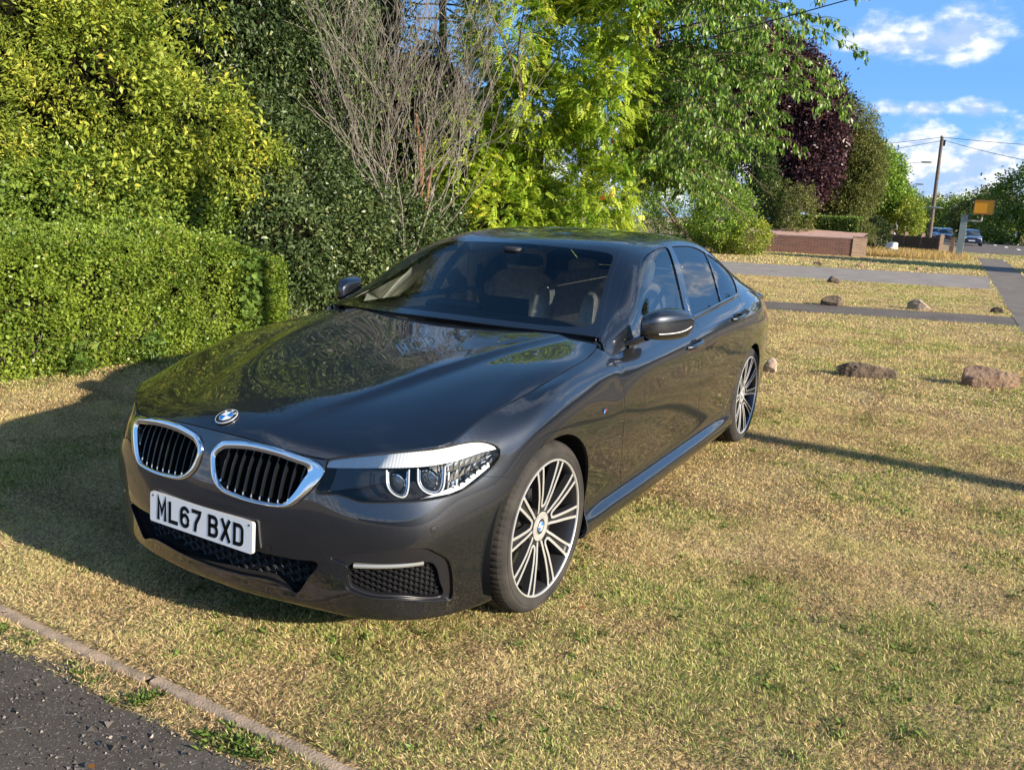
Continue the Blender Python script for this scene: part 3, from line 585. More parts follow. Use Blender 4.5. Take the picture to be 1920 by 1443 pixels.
# dark inner shell, wheel housings, floor ----------------------------------------
INX = [(-.30,1.6),(.62,1.6),(.62,0),(-.30,0)]
sh = PM.grid(GB[::4, ::3]);
if sh.N.reshape(GB[::4, ::3].shape)[len(GB) // 8, GB.shape[1] // 6][1] < 0: sh = PM.grid(GB[::4, ::3], flip=True)
sh = sh.outside(circ(0, .337, .41), XZ, 0).outside(circ(-2.975, .337, .41), XZ, 0).outside([(p[0], p[1]) for p in [( -.35,.50),(1.0,.50),(1.0,.80),(.15,.80),(-.0,.72)]], XZ, 0, NOSE)
sh = sh.clip(sh.V[:, 0] - .60)
sh.offset(-.045).both().build('inner_body', 'matt_black', car)
w = MB()
for wx in (0, -2.975):
    for sg in (1, -1):
        a = np.linspace(-.35, math.pi + .35, 40); r = .400
        G = np.array([[(wx + r * math.cos(t), sg * y, .337 + r * math.sin(t)) for y in (.52, .70, .86, .892 if wx == 0 else .88)] for t in a]); w.grid(G, 0)
        w.add([(wx + r * math.cos(t), sg * .52, .337 + r * math.sin(t)) for t in a], [tuple(range(40))])
w.box((-3.8, -.70, .20), (.45, .70, .215)); w.box((.44, -.42, .21), (.68, .42, .222)); w.box((.05, -.55, .25), (.55, .55, .50)); w.box((-3.6,-.70,.25),(-3.3,.70,.8))
w.build('underbody', 'matt_black', car)
mat('slat_black', (.016, .017, .019), .22, .5, Coat_Weight=.6); mat('vent_black', (.012, .012, .015), .3); mat('fog_lens', (.34, .34, .31), .12, .35, Coat_Weight=1.0)
mat('projector_lens', (.03, .035, .045), .04, 0, Coat_Weight=1.0, Coat_IOR=1.9); mat('plate_edge', (.45, .45, .44), .4); mat('plate_yellow', (.75, .55, .05), .35)
mat('tube_clear', (.62, .64, .66), .18, .3); mat('badge_rim', (.72, .72, .73), .3, .6); mat('badge_light_blue', (.1, .4, .8), .3); mat('badge_dark_blue', (.01, .03, .2), .3); mat('badge_red', (.6, .01, .01), .3)
MOX, MOZ = 0, 0
def lamp_guide():
    m = mat('lamp_guide', (.60, .61, .63), .28, .25); nt = m.node_tree; n = nt.nodes; l = nt.links; b = n['Principled BSDF']
    t = n.new('ShaderNodeTexCoord'); w_ = n.new('ShaderNodeTexWave'); w_.inputs['Scale'].default_value = 38; w_.bands_direction = 'Y'; w_.inputs['Distortion'].default_value = 0
    l.new(t.outputs['Object'], w_.inputs['Vector']); bp = n.new('ShaderNodeBump'); bp.inputs['Strength'].default_value = .35; bp.inputs['Distance'].default_value = .002; l.new(w_.outputs[0], bp.inputs['Height']); l.new(bp.outputs[0], b.inputs['Normal'])
lamp_guide()
# ---------------------------------------------------------------- grilles
def nose_at(y_, z_, off=0):
    """point of the nose surface over front-view coordinates (y, z)"""
    V = GB.reshape(-1, 3); m = np.where((V[:, 0] > .45) & (V[:, 1] < .62))[0]; o = []
    for a, b in zip(np.atleast_1d(y_), np.atleast_1d(z_)):
        s_ = abs(a); d = (V[m, 1] - s_) ** 2 + (V[m, 2] - b) ** 2; k = np.argpartition(d, 4)[:4]; w_ = 1 / (d[k] + 1e-8); w_ /= w_.sum()
        n = (BN[m][k] * w_[:, None]).sum(0); n /= np.linalg.norm(n); p = (V[m][k] * w_[:, None]).sum(0)
        dy, dz = s_ - p[1], b - p[2]; x = p[0] - (n[1] * dy + n[2] * dz) / n[0]
        q = np.array([x, s_, b]) + n * off
        if a < 0: q[1] = -q[1]
        o.append(q)
    return np.array(o)
KP = np.stack([nose_at(KO[:, 0], KO[:, 1], o) for o in (-.012, .004, .0085)])
mid = KO * .62 + KI * .38; mid2 = KO * .3 + KI * .7
KQ = np.stack([nose_at(mid[:, 0], mid[:, 1], .0115), nose_at(mid2[:, 0], mid2[:, 1], .010), nose_at(KI[:, 0], KI[:, 1], .005), nose_at(KI[:, 0], KI[:, 1], -.010), nose_at(KI[:, 0], KI[:, 1], -.060)])
KG = np.concatenate([KP, KQ])
nin = (KO.mean(0) - KO); nin /= np.linalg.norm(nin, axis=1, keepdims=True)
KO2 = KO + nin * .003
KG[2] = nose_at(KO2[:, 0], KO2[:, 1], .0095)
for sgn in (1, -1):
    k = np.array([1, sgn, 1])
    g = MB(); o = (KI.mean(0) + (KI - KI.mean(0)) * 1.02); P = nose_at(o[:, 0], o[:, 1], -.055) * k
    g.add(np.r_[P, [P.mean(0)]], [(i, (i + 1) % len(P), len(P)) for i in range(len(P))]); gr = g.build('radiator_grille', 'matt_black', car, smooth=False)
    f = MB(); f.grid(KG * k, 0, cv=True, flip=(sgn < 0)); fo = f.build('grille_surround', 'chrome', gr, sharp=50)
    for y in np.linspace(.080, .402, 10):
        zs = KI[:, 1]; hit = []
        for i in range(len(KI)):
            a, b = KI[i], KI[(i + 1) % len(KI)]
            if (a[0] - y) * (b[0] - y) < 0: hit.append(a[1] + (b[1] - a[1]) * (y - a[0]) / (b[0] - a[0]))
        if len(hit) < 2: continue
        z0, z1 = min(hit) - .004, max(hit) + .004; zz_ = np.linspace(z0, z1, 12)
        e = np.linspace(0, 1, 12); bow = -.004 - .016 * e ** 2
        A = nose_at(np.full(12, y - .0042), zz_, 0) + np.outer(bow - .008, [1, 0, 0]); Bq = nose_at(np.full(12, y), zz_, 0) + np.outer(bow + .001, [1, 0, 0]); Cq = nose_at(np.full(12, y + .0042), zz_, 0) + np.outer(bow - .008, [1, 0, 0])
        D = A + [-.032, .004, 0]; E_ = Cq + [-.032, -.004, 0]; B1 = Bq + [-.0012, -.0028, 0]; B2 = Bq + [-.0012, .0028, 0]
        s_ = MB(); G = np.stack([D, A, B1, Bq, B2, Cq, E_]) * k; s_.grid(G, 0, flip=(sgn < 0)); 
        n_ = 2; s_.grid((np.stack([A, B1, Bq, B2, Cq])[:, :n_] + [.0006, 0, 0]) * k, 1, flip=(sgn < 0))
        s_.build('grille_bar', ['slat_black', 'chrome'], gr)
# ---------------------------------------------------------------- bumper openings
lattice_cache = {}
def hexmesh(poly, at, w, h, off, depth, name, parent, sgn):
    """stretched honeycomb whose cells lean back, following the bumper surface"""
    g = MB(); lo, hi = poly.min(0), poly.max(0); k = np.array([1, sgn, 1]); row = 0; z = lo[1] - h
    while z < hi[1] + h:
        s = lo[0] - w + (w * .75 if row % 2 else 0)
        while s < hi[0] + w:
            hexp = np.array([(s - w / 2, z), (s - w / 4, z + h / 2), (s + w / 4, z + h / 2), (s + w / 2, z), (s + w / 4, z - h / 2), (s - w / 4, z - h / 2)])
            if sd_poly(np.array([(s, z)]), poly)[0] < .004:
                O = at(hexp[:, 0], hexp[:, 1], off); inn = np.array([(s, z)]) + (hexp - [s, z]) * .80; I = at(inn[:, 0], inn[:, 1], off + .004); J = at((np.array([s, z]) + (hexp - [s, z]) * .72)[:, 0], (np.array([s, z]) + (hexp - [s, z]) * .66)[:, 1], off - depth)
                O2 = at(hexp[:, 0], hexp[:, 1], off - .001)
                for a, b, m_ in ((O2, I, 0), (I, J, 0)): g.grid(np.stack([a, b]) * k, m_, cv=True, flip=(sgn < 0))
                # lower shelf of each cell catches the light
                c_ = at(np.array([s - w * .33, s + w * .33, s + w * .2, s - w * .2]), np.array([z - h * .10, z - h * .10, z - h * .40, z - h * .40]), 0)
                n0 = at([s], [z], off)[0]; n1 = at([s], [z], off - .012)[0]; dd = n1 - n0
                q = c_ + (at([s], [z], off + .002)[0] - at([s], [z], 0)[0]); q[:2] += dd; g.add(q * k, [(3, 2, 1, 0) if sgn > 0 else (0, 1, 2, 3)], 0)
            s += w * 1.5
        z += h / 2; row += 1
    return g.build(name, 'satin_black', parent, smooth=False)
def back_panel(poly, at, off, name, parent, sgn, m='matt_black'):
    P = at(poly[:, 0], poly[:, 1], off); Q = at(poly[:, 0], poly[:, 1], .0) ; c_ = at([poly[:, 0].mean()], [poly[:, 1].mean()], off)[0]; k = np.array([1, sgn, 1])
    g = MB(); g.add(np.r_[P, [c_]] * k, [(i, (i + 1) % len(P), len(P)) for i in range(len(P))]); g.grid(np.stack([Q + (P - Q) * .1, P]) * k, 0, cv=True)
    return g.build(name, m, parent, smooth=False)
fogin = PM(BV.copy(), BN.copy(), PM.grid(GB).Q if (body.Q[0] == PM.grid(GB).Q[0]).all() else PM.grid(GB, flip=True).Q)
fi = fogin.inside(FOG, SZ, .0012, NOSE); fi.V = fi.V
trim = fi.outside(FOGM, SZ, 0)
for sgn in (1, -1):
    t = trim.offset(-.013); t = t if sgn > 0 else t.mirror()
    tr = t.flange(.045, .003).build('vent_surround', 'vent_black', front_bumper)
    back_panel(FOG, body_at, -.060, 'vent_back', front_bumper, sgn)
    hexmesh(FOGM, body_at, .036, .020, -.032, .010, 'vent_mesh', front_bumper, sgn)
    # slim fog light bar under the upper edge
    s0, s1 = -.172, .158; ss = np.linspace(s0, s1, 24); zt = np.full(24, .3815); zb = zt - .0135
    A = body_at(ss, zt, -.012); B = body_at(ss, zb, -.012); C_ = body_at(ss, zb, -.035); D = body_at(ss, zt, -.035); k = np.array([1, sgn, 1])
    g = MB(); G = np.stack([A, body_at(ss, (zt + zb) / 2, -.009), B, C_, D]) * k; g.grid(G, 0, cu=True, flip=(sgn > 0)); g.build('fog_light', 'fog_lens', front_bumper)
FI2 = np.r_[INT, (INT * [-1, 1])[::-1]] if False else None
IH = crom(np.array([p for p in INT if p[0] > .0]), 120)
IH = IH[np.argsort(0 * IH[:, 0], kind='stable')]
full = np.r_[[p for p in INT if p[0] >= 0]]
# order the half outline from the top middle round to the bottom middle and mirror it
i0 = int(np.argmin(np.abs(INT[:, 0]) + (INT[:, 1] < .3) * 9)); half = np.roll(INT, -i0, 0); half = half[half[:, 0] > .004]
fullI = np.r_[half, (half * [-1, 1])[::-1]]
P = nose_at(fullI[:, 0], fullI[:, 1], -.075); g = MB()
g.grid(np.stack([nose_at(fullI[:, 0], fullI[:, 1], -.004), P]), 0, cv=True)
n_ = len(half); g.grid(np.stack([P[:n_], P[::-1][:n_]]), 0)
g.build('intake_back', 'matt_black', front_bumper, smooth=False)
hexmesh(fullI, nose_at, .046, .030, -.045, .012, 'intake_mesh', front_bumper, 1)
# parking sensors, tow cover ring
for sgn in (1, -1):
    for P, nn in ((body_at([.787 - .591], [.497], .0006)[0], None), (nose_at([.304], [.402], .0006)[0], None)):
        P = P * [1, sgn, 1]; q = (BV - P * [1, sgn, 1]); i = np.argmin((q * q).sum(1)); n = BN[i] * [1, sgn, 1]; t1 = np.cross(n, [0, 0, 1.]); t1 /= np.linalg.norm(t1); t2 = np.cross(t1, n)
        a = np.linspace(0, 2 * math.pi, 24, endpoint=False)[:, None]; C0 = np.cos(a) * t1 + np.sin(a) * t2
        g = MB(); g.grid(np.stack([P + C0 * .0125, P + C0 * .0112 - n * .001]), 1, cv=True); g.grid(np.stack([P + C0 * .0112, P + C0 * .005 + n * .0006, P + C0 * .0001 + n * .0007]), 0, cv=True); g.build('parking_sensor', ['grey_metallic_paint', 'matt_black'], front_bumper)
# ---------------------------------------------------------------- headlights
hl = fogin.inside(HLP, SZ, .0012, NOSE)
LOWL = [(.762-.02,.0)]
lowline = SZc([(.768,.474,.6935),(.723,.552,.6955),(.663,.634,.697),(.582,.724,.6975),(.53,.764,.700),(.471,.796,.706),(.381,.838,.722),(.335,.868,.724),(.30,.90,.73)])
lx, lz = np.array(lowline).T
upper = hl.clip(np.interp(hl.V[:, 1] - hl.V[:, 0], lx, lz) - hl.V[:, 2])
for sgn in (1, -1):
    k = np.array([1, sgn, 1]); mm = (lambda p: p) if sgn > 0 else (lambda p: p.mirror())
    lens = mm(hl).flange(.006, .0012).build('headlight', 'lamp_glass', car)
    # bowl: deep black housing
    g = MB(); ring = [body_at(HLP[:, 0], HLP[:, 1], -.002)]; cen = HLP.mean(0)
    for sc, dp in ((.985, -.010), (.95, -.030), (.90, -.050), (.6, -.066), (.25, -.070)):
        q = cen + (HLP - cen) * sc; ring.append(body_at(q[:, 0], q[:, 1], dp))
    g.grid(np.stack(ring) * k, 0, cv=True); g.build('lamp_housing', 'lamp_dark', lens)
    # rubber joint round the lens
    g = MB(); g.tube(body_at(HLP[:, 0], HLP[:, 1], -.0015) * k, .0026, 6, closed=True); g.build('lens_seal', 'matt_black', lens)
    # white light guide along the top
    u_ = mm(upper.offset(-.010)).flange(.020, .001).build('light_guide', 'lamp_guide', lens)
    # two projector units inside hexagonal tubes of light
    for (s0, s1, z0, z1) in ((-.016, .089, .6085, .690), (.131, .268, .6085, .6925)):
        w_, h_ = s1 - s0, z1 - z0
        hx = np.array([(s0, z1), (s0 + .02 * w_, z0 + .45 * h_), (s0 + .28 * w_, z0 + .12 * h_), (s0 + .72 * w_, z0), (s0 + .93 * w_, z0 + .28 * h_), (s1, z1)])
        P = crom(body_at(hx[:, 0], hx[:, 1], -.016), 40) * k
        g = MB(); g.tube(P, .0030, 8); g.build('light_tube', 'tube_clear', lens)
        P2 = crom(body_at(*(np.array([(s0 + s1) / 2, (z0 + z1) / 2 + .008]) + (hx - [(s0 + s1) / 2, (z0 + z1) / 2 + .008]) * .84).T, -.020), 40) * k
        g = MB(); g.tube(P2, .0024, 8); g.build('chrome_ring', 'lamp_reflector', lens)
        c_ = body_at([(s0 + s1) / 2], [z0 + .55 * h_], -.052)[0] * k; c2 = body_at([(s0 + s1) / 2], [z0 + .55 * h_], -.02)[0] * k
        fwd = np.array([1, .25 * sgn, 0.]); fwd /= np.linalg.norm(fwd); t1 = np.cross(fwd, [0, 0, 1.]); t2 = np.array([0, 0, 1.])
        g = MB(); a = np.linspace(0, 2 * math.pi, 32, endpoint=False)[:, None]; rr = .031 if s0 < 0.05 else .034
        G = np.stack([c_ + (np.cos(a) * t1 + np.sin(a) * t2) * r_ + fwd * h2 for r_, h2 in ((rr + .004, .0), (rr + .004, .016), (rr, .017), (rr, .012))]); g.grid(G, 1, cv=True)
        G = np.stack([c_ + (np.cos(a) * t1 + np.sin(a) * t2) * rr * math.cos(t) + fwd * (.010 + .013 * math.sin(t)) for t in np.linspace(0, 1.55, 8)]); g.grid(G, 0, cv=True); g.build('projector', ['projector_lens', 'lamp_reflector'], lens)
    # chromed outer chamber with facets
    ys_ = np.linspace(.285, .520, 9); g = MB()
    for a_, b_ in zip(ys_[:-1], ys_[1:]):
        lo = lambda s: np.interp(s, [.285, .35, .43, .50, .54], [.606, .622, .645, .668, .70]); hi_ = lambda s: np.interp(s, lx, lz) - .003
        for f0, f1 in ((0, .34), (.34, .68), (.68, 1.)):
            q = [(a_, lo(a_) + (hi_(a_) - lo(a_)) * f0), (b_ - .002, lo(b_) + (hi_(b_) - lo(b_)) * f0), (b_ - .002, lo(b_) + (hi_(b_) - lo(b_)) * f1 - .001), (a_, lo(a_) + (hi_(a_) - lo(a_)) * f1 - .001)]
            P = np.r_[body_at([q[0][0]], [q[0][1]], -.030), body_at([q[1][0]], [q[1][1]], -.014 - .012 * ((f0 > .3))), body_at([q[2][0]], [q[2][1]], -.018), body_at([q[3][0]], [q[3][1]], -.034)] * k
            g.add(P, [(0, 1, 2, 3) if sgn > 0 else (3, 2, 1, 0)])
    g.build('side_reflector', 'lamp_reflector', lens, smooth=False)
    # lower silver sweep
    ss = np.linspace(.14, .50, 24); lo = np.interp(ss, [.05, .14, .22, .285, .352, .446, .50, .54], [.596, .5975, .6005, .602, .612, .646, .667, .69]) 
    hi2 = lo + np.interp(ss, [.14, .3, .5], [.002, .018, .016]); g = MB(); g.grid(np.stack([body_at(ss, lo + .002, -.012), body_at(ss, (lo + hi2) / 2, -.014), body_at(ss, hi2, -.022)]) * k, 0, flip=(sgn < 0)); g.build('lower_reflector', 'lamp_white', lens)
# ---------------------------------------------------------------- round badge
def stroke(g, pts, w, z0=0, z1=.0006, mi=0, T=None, closed=False):
    """flat line of width w, mitred at its corners, raised from z0 to z1, in the plane (u, v)"""
    P = np.array(pts, float); n = len(P); L = []; Rr = []
    for i in range(n):
        a = P[i - 1] if (i or closed) else None; b = P[(i + 1) % n] if (i < n - 1 or closed) else None
        d0 = (P[i] - a) / np.linalg.norm(P[i] - a) if a is not None else None; d1 = (b - P[i]) / np.linalg.norm(b - P[i]) if b is not None else None
        if d0 is None: d0 = d1
        if d1 is None: d1 = d0
        m_ = d0 + d1; m_ /= np.linalg.norm(m_); nn = np.array([-m_[1], m_[0]]); c_ = max(.45, nn @ np.array([-d0[1], d0[0]])); L.append(P[i] + nn * w / 2 / c_); Rr.append(P[i] - nn * w / 2 / c_)
    L, Rr = np.array(L), np.array(Rr)
    G = np.stack([np.c_[Rr, np.full(n, z0)], np.c_[Rr, np.full(n, z1)], np.c_[L, np.full(n, z1)], np.c_[L, np.full(n, z0)]])
    if T is not None: G = T(G)
    g.grid(G, mi, cv=closed)
    if not closed: g.add(G[:, 0], [(0, 1, 2, 3)], mi); g.add(G[:, -1], [(3, 2, 1, 0)], mi)
def frame_T(o, ex, ey):
    ex = np.array(ex, float); ex /= np.linalg.norm(ex); ey = np.array(ey, float); ey -= ex * (ex @ ey); ey /= np.linalg.norm(ey); ez = np.cross(ex, ey); o = np.array(o, float)
    return lambda G: o + G[..., 0:1] * ex + G[..., 1:2] * ey + G[..., 2:3] * ez
BMW = {'B': [[(0, 0), (0, 1)], [(0, 1), (.45, 1), (.62, .88), (.62, .65), (.45, .53), (0, .53)], [(.45, .53), (.68, .40), (.68, .14), (.48, 0), (0, 0)]],
       'M': [[(0, 0), (0, 1), (.42, .35), (.84, 1), (.84, 0)]], 'W': [[(0, 1), (.25, 0), (.5, .75), (.75, 0), (1, 1)]]}
def badge(T, r, parent, name='badge', letters=True):
    g = MB(); n = 48; a = np.linspace(0, 2 * math.pi, n, endpoint=False)
    def ring(r0, z0, r1, z1, mi): g.grid(T(np.stack([np.stack([r0 * np.cos(a), r0 * np.sin(a), a * 0 + z0], 1), np.stack([r1 * np.cos(a), r1 * np.sin(a), a * 0 + z1], 1)])), mi, cv=True)
    ring(r, 0, r, r * .06, 0); ring(r, r * .06, r * .95, r * .09, 0); ring(r * .95, r * .09, r * .92, r * .075, 0); ring(r * .92, r * .075, r * .62, r * .085, 1); ring(r * .62, r * .105, r * .58, r * .105, 0); ring(r * .62, r * .085, r * .62, r * .105, 0)
    for q in range(4):
        t = np.linspace(q * math.pi / 2, (q + 1) * math.pi / 2, 12); V = np.r_[[[0, 0, r * .11]], np.stack([r * .58 * np.cos(t), r * .58 * np.sin(t), t * 0 + r * .10], 1)]
        g.add(T(V), [(0, i, i + 1) for i in range(1, 12)], 2 + (q % 2 == 1))
    if letters:
        for ch, ang in (('B', 137), ('M', 90), ('W', 43)):
            h = r * .21; wd = {'B': .68, 'M': .84, 'W': 1.0}[ch]; ca, sa = math.cos(R(ang - 90)), math.sin(R(ang - 90)); c_ = np.array([math.cos(R(ang)), math.sin(R(ang))]) * r * .665
            for st in BMW[ch]:
                pts = [(c_[0] + (x - wd / 2) * h * ca - y * h * sa, c_[1] + (x - wd / 2) * h * sa + y * h * ca) for x, y in st]; stroke(g, pts, r * .045, r * .088, r * .097, 4, T)
    return g.build(name, ['badge_rim', 'gloss_black', 'badge_blue', 'badge_white', 'badge_white'], parent, smooth=False)
bx_ = .742; bz_ = float(hood_z(np.array([bx_]), np.array([0.]))[0]); sl_ = float(hood_z(np.array([bx_ - .02]), np.array([0.]))[0] - hood_z(np.array([bx_ + .02]), np.array([0.]))[0]) / .04
nrm = np.array([sl_, 0, 1.]); nrm /= np.linalg.norm(nrm)
badge(frame_T(np.array([bx_, 0, bz_]) + nrm * .0035, [0, 1, 0], [-1, 0, sl_]), .041, hood)
# ---------------------------------------------------------------- number plate
PZ, PX_, PT = .432, .8765, .061
T0 = frame_T((PX_, 0, PZ), (0, 1, 0), (-math.sin(PT), 0, math.cos(PT)))
g = MB(); W2, H2, rc = .260, .0555, .010; out = []
for cx_, cy_, a0 in ((W2 - rc, H2 - rc, 0), (-W2 + rc, H2 - rc, 90), (-W2 + rc, -H2 + rc, 180), (W2 - rc, -H2 + rc, 270)):
    for t in range(0, 91, 18): out.append((cx_ + rc * math.cos(R(a0 + t)), cy_ + rc * math.sin(R(a0 + t))))
o_ = np.array(out); N_ = len(o_)
ri = lambda s, z: np.c_[np.sign(o_) * (np.abs(o_) - s), np.full(N_, z)]
g.grid(T0(np.stack([ri(0, -.012), ri(0, -.0005), ri(.0012, .0005), ri(.0013, .0005)])), 1, cv=True); g.add(T0(ri(.0013, .0005)), [tuple(range(N_))], 0)
pl = g.build('number_plate', ['plate_white', 'plate_edge'], car, smooth=False)
cw, chh, st = .050, .079, .0135; i_ = st / 2; x0, x1, y0, y1 = i_, cw - i_, i_, chh - i_
def arc(cx, cy, rx, ry, a0, a1, n=8): return [(cx + rx * math.cos(R(t)), cy + ry * math.sin(R(t))) for t in np.linspace(a0, a1, n)]
w2 = (x1 - x0)
CH = {'M': [[(x0, 0), (x0, y1 + i_ * .9), (cw / 2, .030), (x1, y1 + i_ * .9), (x1, 0)]], 'L': [[(x0, chh), (x0, y0), (cw, y0)]],
      '7': [[(0, y1), (x1 - .002, y1), (x1 - .006, .058), (.021, .030), (.017, 0)]],
      '6': [arc(cw / 2, chh - .026, w2 / 2, .026 - i_, 15, 180, 10) + arc(cw / 2, .0255, w2 / 2, .0255 - i_, 180, 360, 12) + arc(cw / 2, .0235, w2 / 2, .0235 - 0, 0, 150, 10)],
      'B': [[(x0, 0), (x0, chh)], [(0, y1)] + arc(x1 - .016, .0615, .0145, y1 - .0615, 90, -90, 8)[:] and [(0, y1), (x1 - .015, y1)] + arc(x1 - .015, (y1 + .0415) / 2, .0135, (y1 - .0415) / 2, 80, -80, 7) + [(0, .0415)], [(.010, .0415), (x1 - .014, .0415)] + arc(x1 - .014, (y0 + .0415) / 2, .014, (.0415 - y0) / 2, 80, -80, 7) + [(0, y0)]],
      'X': [[(.005, 0), (cw - .006, chh)], [(.006, chh), (cw - .005, 0)]], 'D': [[(x0, 0), (x0, chh)], [(0, y1), (x1 - .016, y1)] + arc(x1 - .016, y1 - .016, .016, .016, 80, 5, 6) + arc(x1 - .016, y0 + .016, .016, .016, -5, -80, 6) + [(0, y0)]]}
total = 7 * cw + 5 * .011 + .033; xx = -total / 2; g = MB()
for i, ch in enumerate('ML67BXD'):
    for s_ in CH[ch]: stroke(g, [(x + xx, y - chh / 2 - .001) for x, y in s_], st if ch != 'X' else .0130, .0004, .0013, 0, T0)
    xx += cw + (.033 if i == 3 else .011)
g.build('plate_lettering', 'black_ink', pl, smooth=False)
for sx in (-1, 1):
    g = MB(); a = np.linspace(0, 2 * math.pi, 12, endpoint=False); g.add(T0(np.c_[sx * .243 + .004 * np.cos(a), .043 + .004 * np.sin(a), a * 0 + .0012]), [tuple(range(12))]); g.build('plate_screw', 'black_ink', pl, smooth=False)
# rear plate
g = MB(); g.box((-4.103, -.26, .64), (-4.098, .26, .751)); g.build('rear_number_plate', 'plate_yellow', car, smooth=False)
# ---------------------------------------------------------------- wheels
def make_wheel(cx, cy, sgn, front):
    """wheel with its outer face at y = cy * sgn"""
    Rt = .3385; s = MB()
    # tyre
    hw = .245 if front else .27
    prof = [(.268, -.012), (.272, -.004), (.279, .000), (.296, .003), (.312, .001), (.322, -.006), (.3285, -.013), (.3335, -.021), (.3365, -.032), (.3378, -.048), (.3382, -.062), (.3300, -.064), (.3300, -.071), (.3384, -.073), (Rt, -.115), (.3305, -.117), (.3305, -.125), (Rt, -.127), (.3382, -hw + .07), (.330, -hw + .068), (.330, -hw + .062), (.338, -hw + .06), (.336, -hw + .03), (.322, -hw + .005), (.30, -hw), (.268, -hw + .01)]
    n = 240; P = np.array(prof); a = np.arange(n) * 2 * math.pi / n; rr = np.repeat(P[:, 0][:, None], n, 1).copy()
    blk = (np.arange(n) % 3 == 0)
    for i in (6, 7, 8, 9, 10, 12, 13): rr[i, blk] -= .0035
    G = np.stack([rr * np.cos(a), np.repeat(P[:, 1][:, None], n, 1), rr * np.sin(a)], 2); G[..., 2] = np.maximum(G[..., 2], -.3365)
    ty = MB(); ty.grid(G, 0, cv=True)
    # raised side wall lettering band
    ty.lathe([(.2985, .0034), (.2990, .0040), (.3000, .0040), (.3005, .0034)], 96)
    rim = MB()
    rim.lathe([(.2705, -.012), (.2715, -.004), (.2695, .000), (.2665, .0008), (.2635, -.001), (.262, -.006)], 128, mi=0)
    rim.lathe([(.262, -.006), (.2585, -.012), (.252, -.03), (.247, -.07), (.243, -.18), (.25, -.21), (.262, -.215)], 96, mi=1)
    yo = lambda r: np.interp(r, [.03, .06, .09, .14, .20, .24, .262], [-.034, -.031, -.025, -.016, -.0095, -.0065, -.006])   # dish of the spoke faces
    sp = MB()
    def ridge(pts, w_):
        """machined ridge along polar points, top silver and sides grey"""
        P2 = crom(np.array([(r * math.cos(t), r * math.sin(t)) for r, t in pts]), 20); r = np.linalg.norm(P2, axis=1); T = np.gradient(P2, axis=0); T /= np.linalg.norm(T, axis=1, keepdims=True); Nn = np.stack([-T[:, 1], T[:, 0]], 1); y = yo(r)
        def L(o, dy): q = P2 + Nn * o; return np.stack([q[:, 0], y + dy, q[:, 1]], 1)
        sp.grid(np.stack([L(-w_ - .003, -.030), L(-w_ - .0008, -.0015)]), 1); sp.grid(np.stack([L(-w_ - .0008, -.0015), L(-w_, 0), L(w_, 0), L(w_ + .0008, -.0015)]), 0); sp.grid(np.stack([L(w_ + .0008, -.0015), L(w_ + .003, -.030)]), 1)
    for k in range(10):
        th = R(3 + 36 * k); grp = 1 if k % 2 == 0 else -1          # spokes lean towards each other in pairs
        din = grp * .035
        lines = []
        for sd in (-1, 1):
            offs = [(.262, .0215), (.235, .0190), (.19, .0155), (.145, .0130), (.105, .0112)]
            pts = [(r, th + sd * o / r + din * (1 - (r - .1) / .16)) for r, o in offs]
            inner = (sd == grp)                                     # ridge that faces its partner turns round in a U
            if inner: pts += [(.088, th + R(grp * 10)), (.0815, th + R(grp * 18))]
            else: pts += [(.082, th + sd * .0085 / .082 + din), (.060, th + sd * .0085 / .060 + din)]
            ridge(pts, .0050 if sd > 0 else .0048)
        # dark channel floor between the two ridges
        rr_ = np.linspace(.07, .262, 14); A = []; B = []
        for r in rr_:
            o = np.interp(r, [.07, .105, .145, .19, .235, .262], [.0085, .0088, .0105, .0130, .0165, .0195]); t0 = th + din * (1 - (r - .1) / .16)
            A.append((r * math.cos(t0 - o / r), yo(r) - .0075, r * math.sin(t0 - o / r))); B.append((r * math.cos(t0 + o / r), yo(r) - .0075, r * math.sin(t0 + o / r)))
        sp.grid(np.stack([np.array(A), np.array(B)]), 1)
    sp.lathe([(.090, -.052), (.086, -.034), (.070, -.0335), (.062, -.0305), (.058, -.0300)], 64, mi=1)
    sp.lathe([(.058, -.0300), (.040, -.0300), (.0345, -.0315), (.0335, -.040)], 64, mi=0)
    for k in range(5):
        t = R(21 + 36 + 72 * k); b = MB(); c_ = np.array([.056 * math.cos(t), 0, .056 * math.sin(t)])
        sp.lathe([(.0085, -.0295), (.0080, -.040), (.0001, -.040)], 14, mi=2); sp.V[-1] = sp.V[-1] + c_
        sp.lathe([(.0065, -.040), (.0062, -.0335), (.003, -.0325), (.0001, -.0325)], 6, mi=0); sp.V[-1] = sp.V[-1] + c_
    for t in range(24):                                             # shallow edge pockets where spokes meet the rim
        pass
    disc = MB(); disc.lathe([(.172, -.100), (.174, -.094), (.172, -.090), (.118, -.090), (.114, -.086), (.112, -.070), (.080, -.068), (.02, -.068)], 72)
    cal = MB(); ang = np.linspace(R(82), R(108), 10) if front else np.linspace(R(85), R(110), 10)
    G = np.array([[(r * math.cos(t), y, r * math.sin(t)) for r, y in ((.150, -.088), (.150, -.072), (.158, -.064), (.180, -.064), (.190, -.070), (.190, -.12))] for t in ang]); cal.grid(G, 0); cal.add(G[0], [tuple(range(6))]); cal.add(G[-1], [tuple(range(6))[::-1]])
    capT = None
    steer = -1.1 if front else 0
    M3 = rotm('Z', -steer) if False else rotm('Z', steer)
    def place(b):
        b.V = [((v * [1, sgn, 1]) @ M3.T) + [cx, cy * sgn, .3365] for v in b.V]
        if sgn < 0: b.F = [f[::-1] for f in b.F]
        return b
    wh = place(rim).build('wheel', ['machined_alloy', 'wheel_grey'], car, sharp=40)
    place(ty).build('tyre', 'rubber', wh, sharp=14)
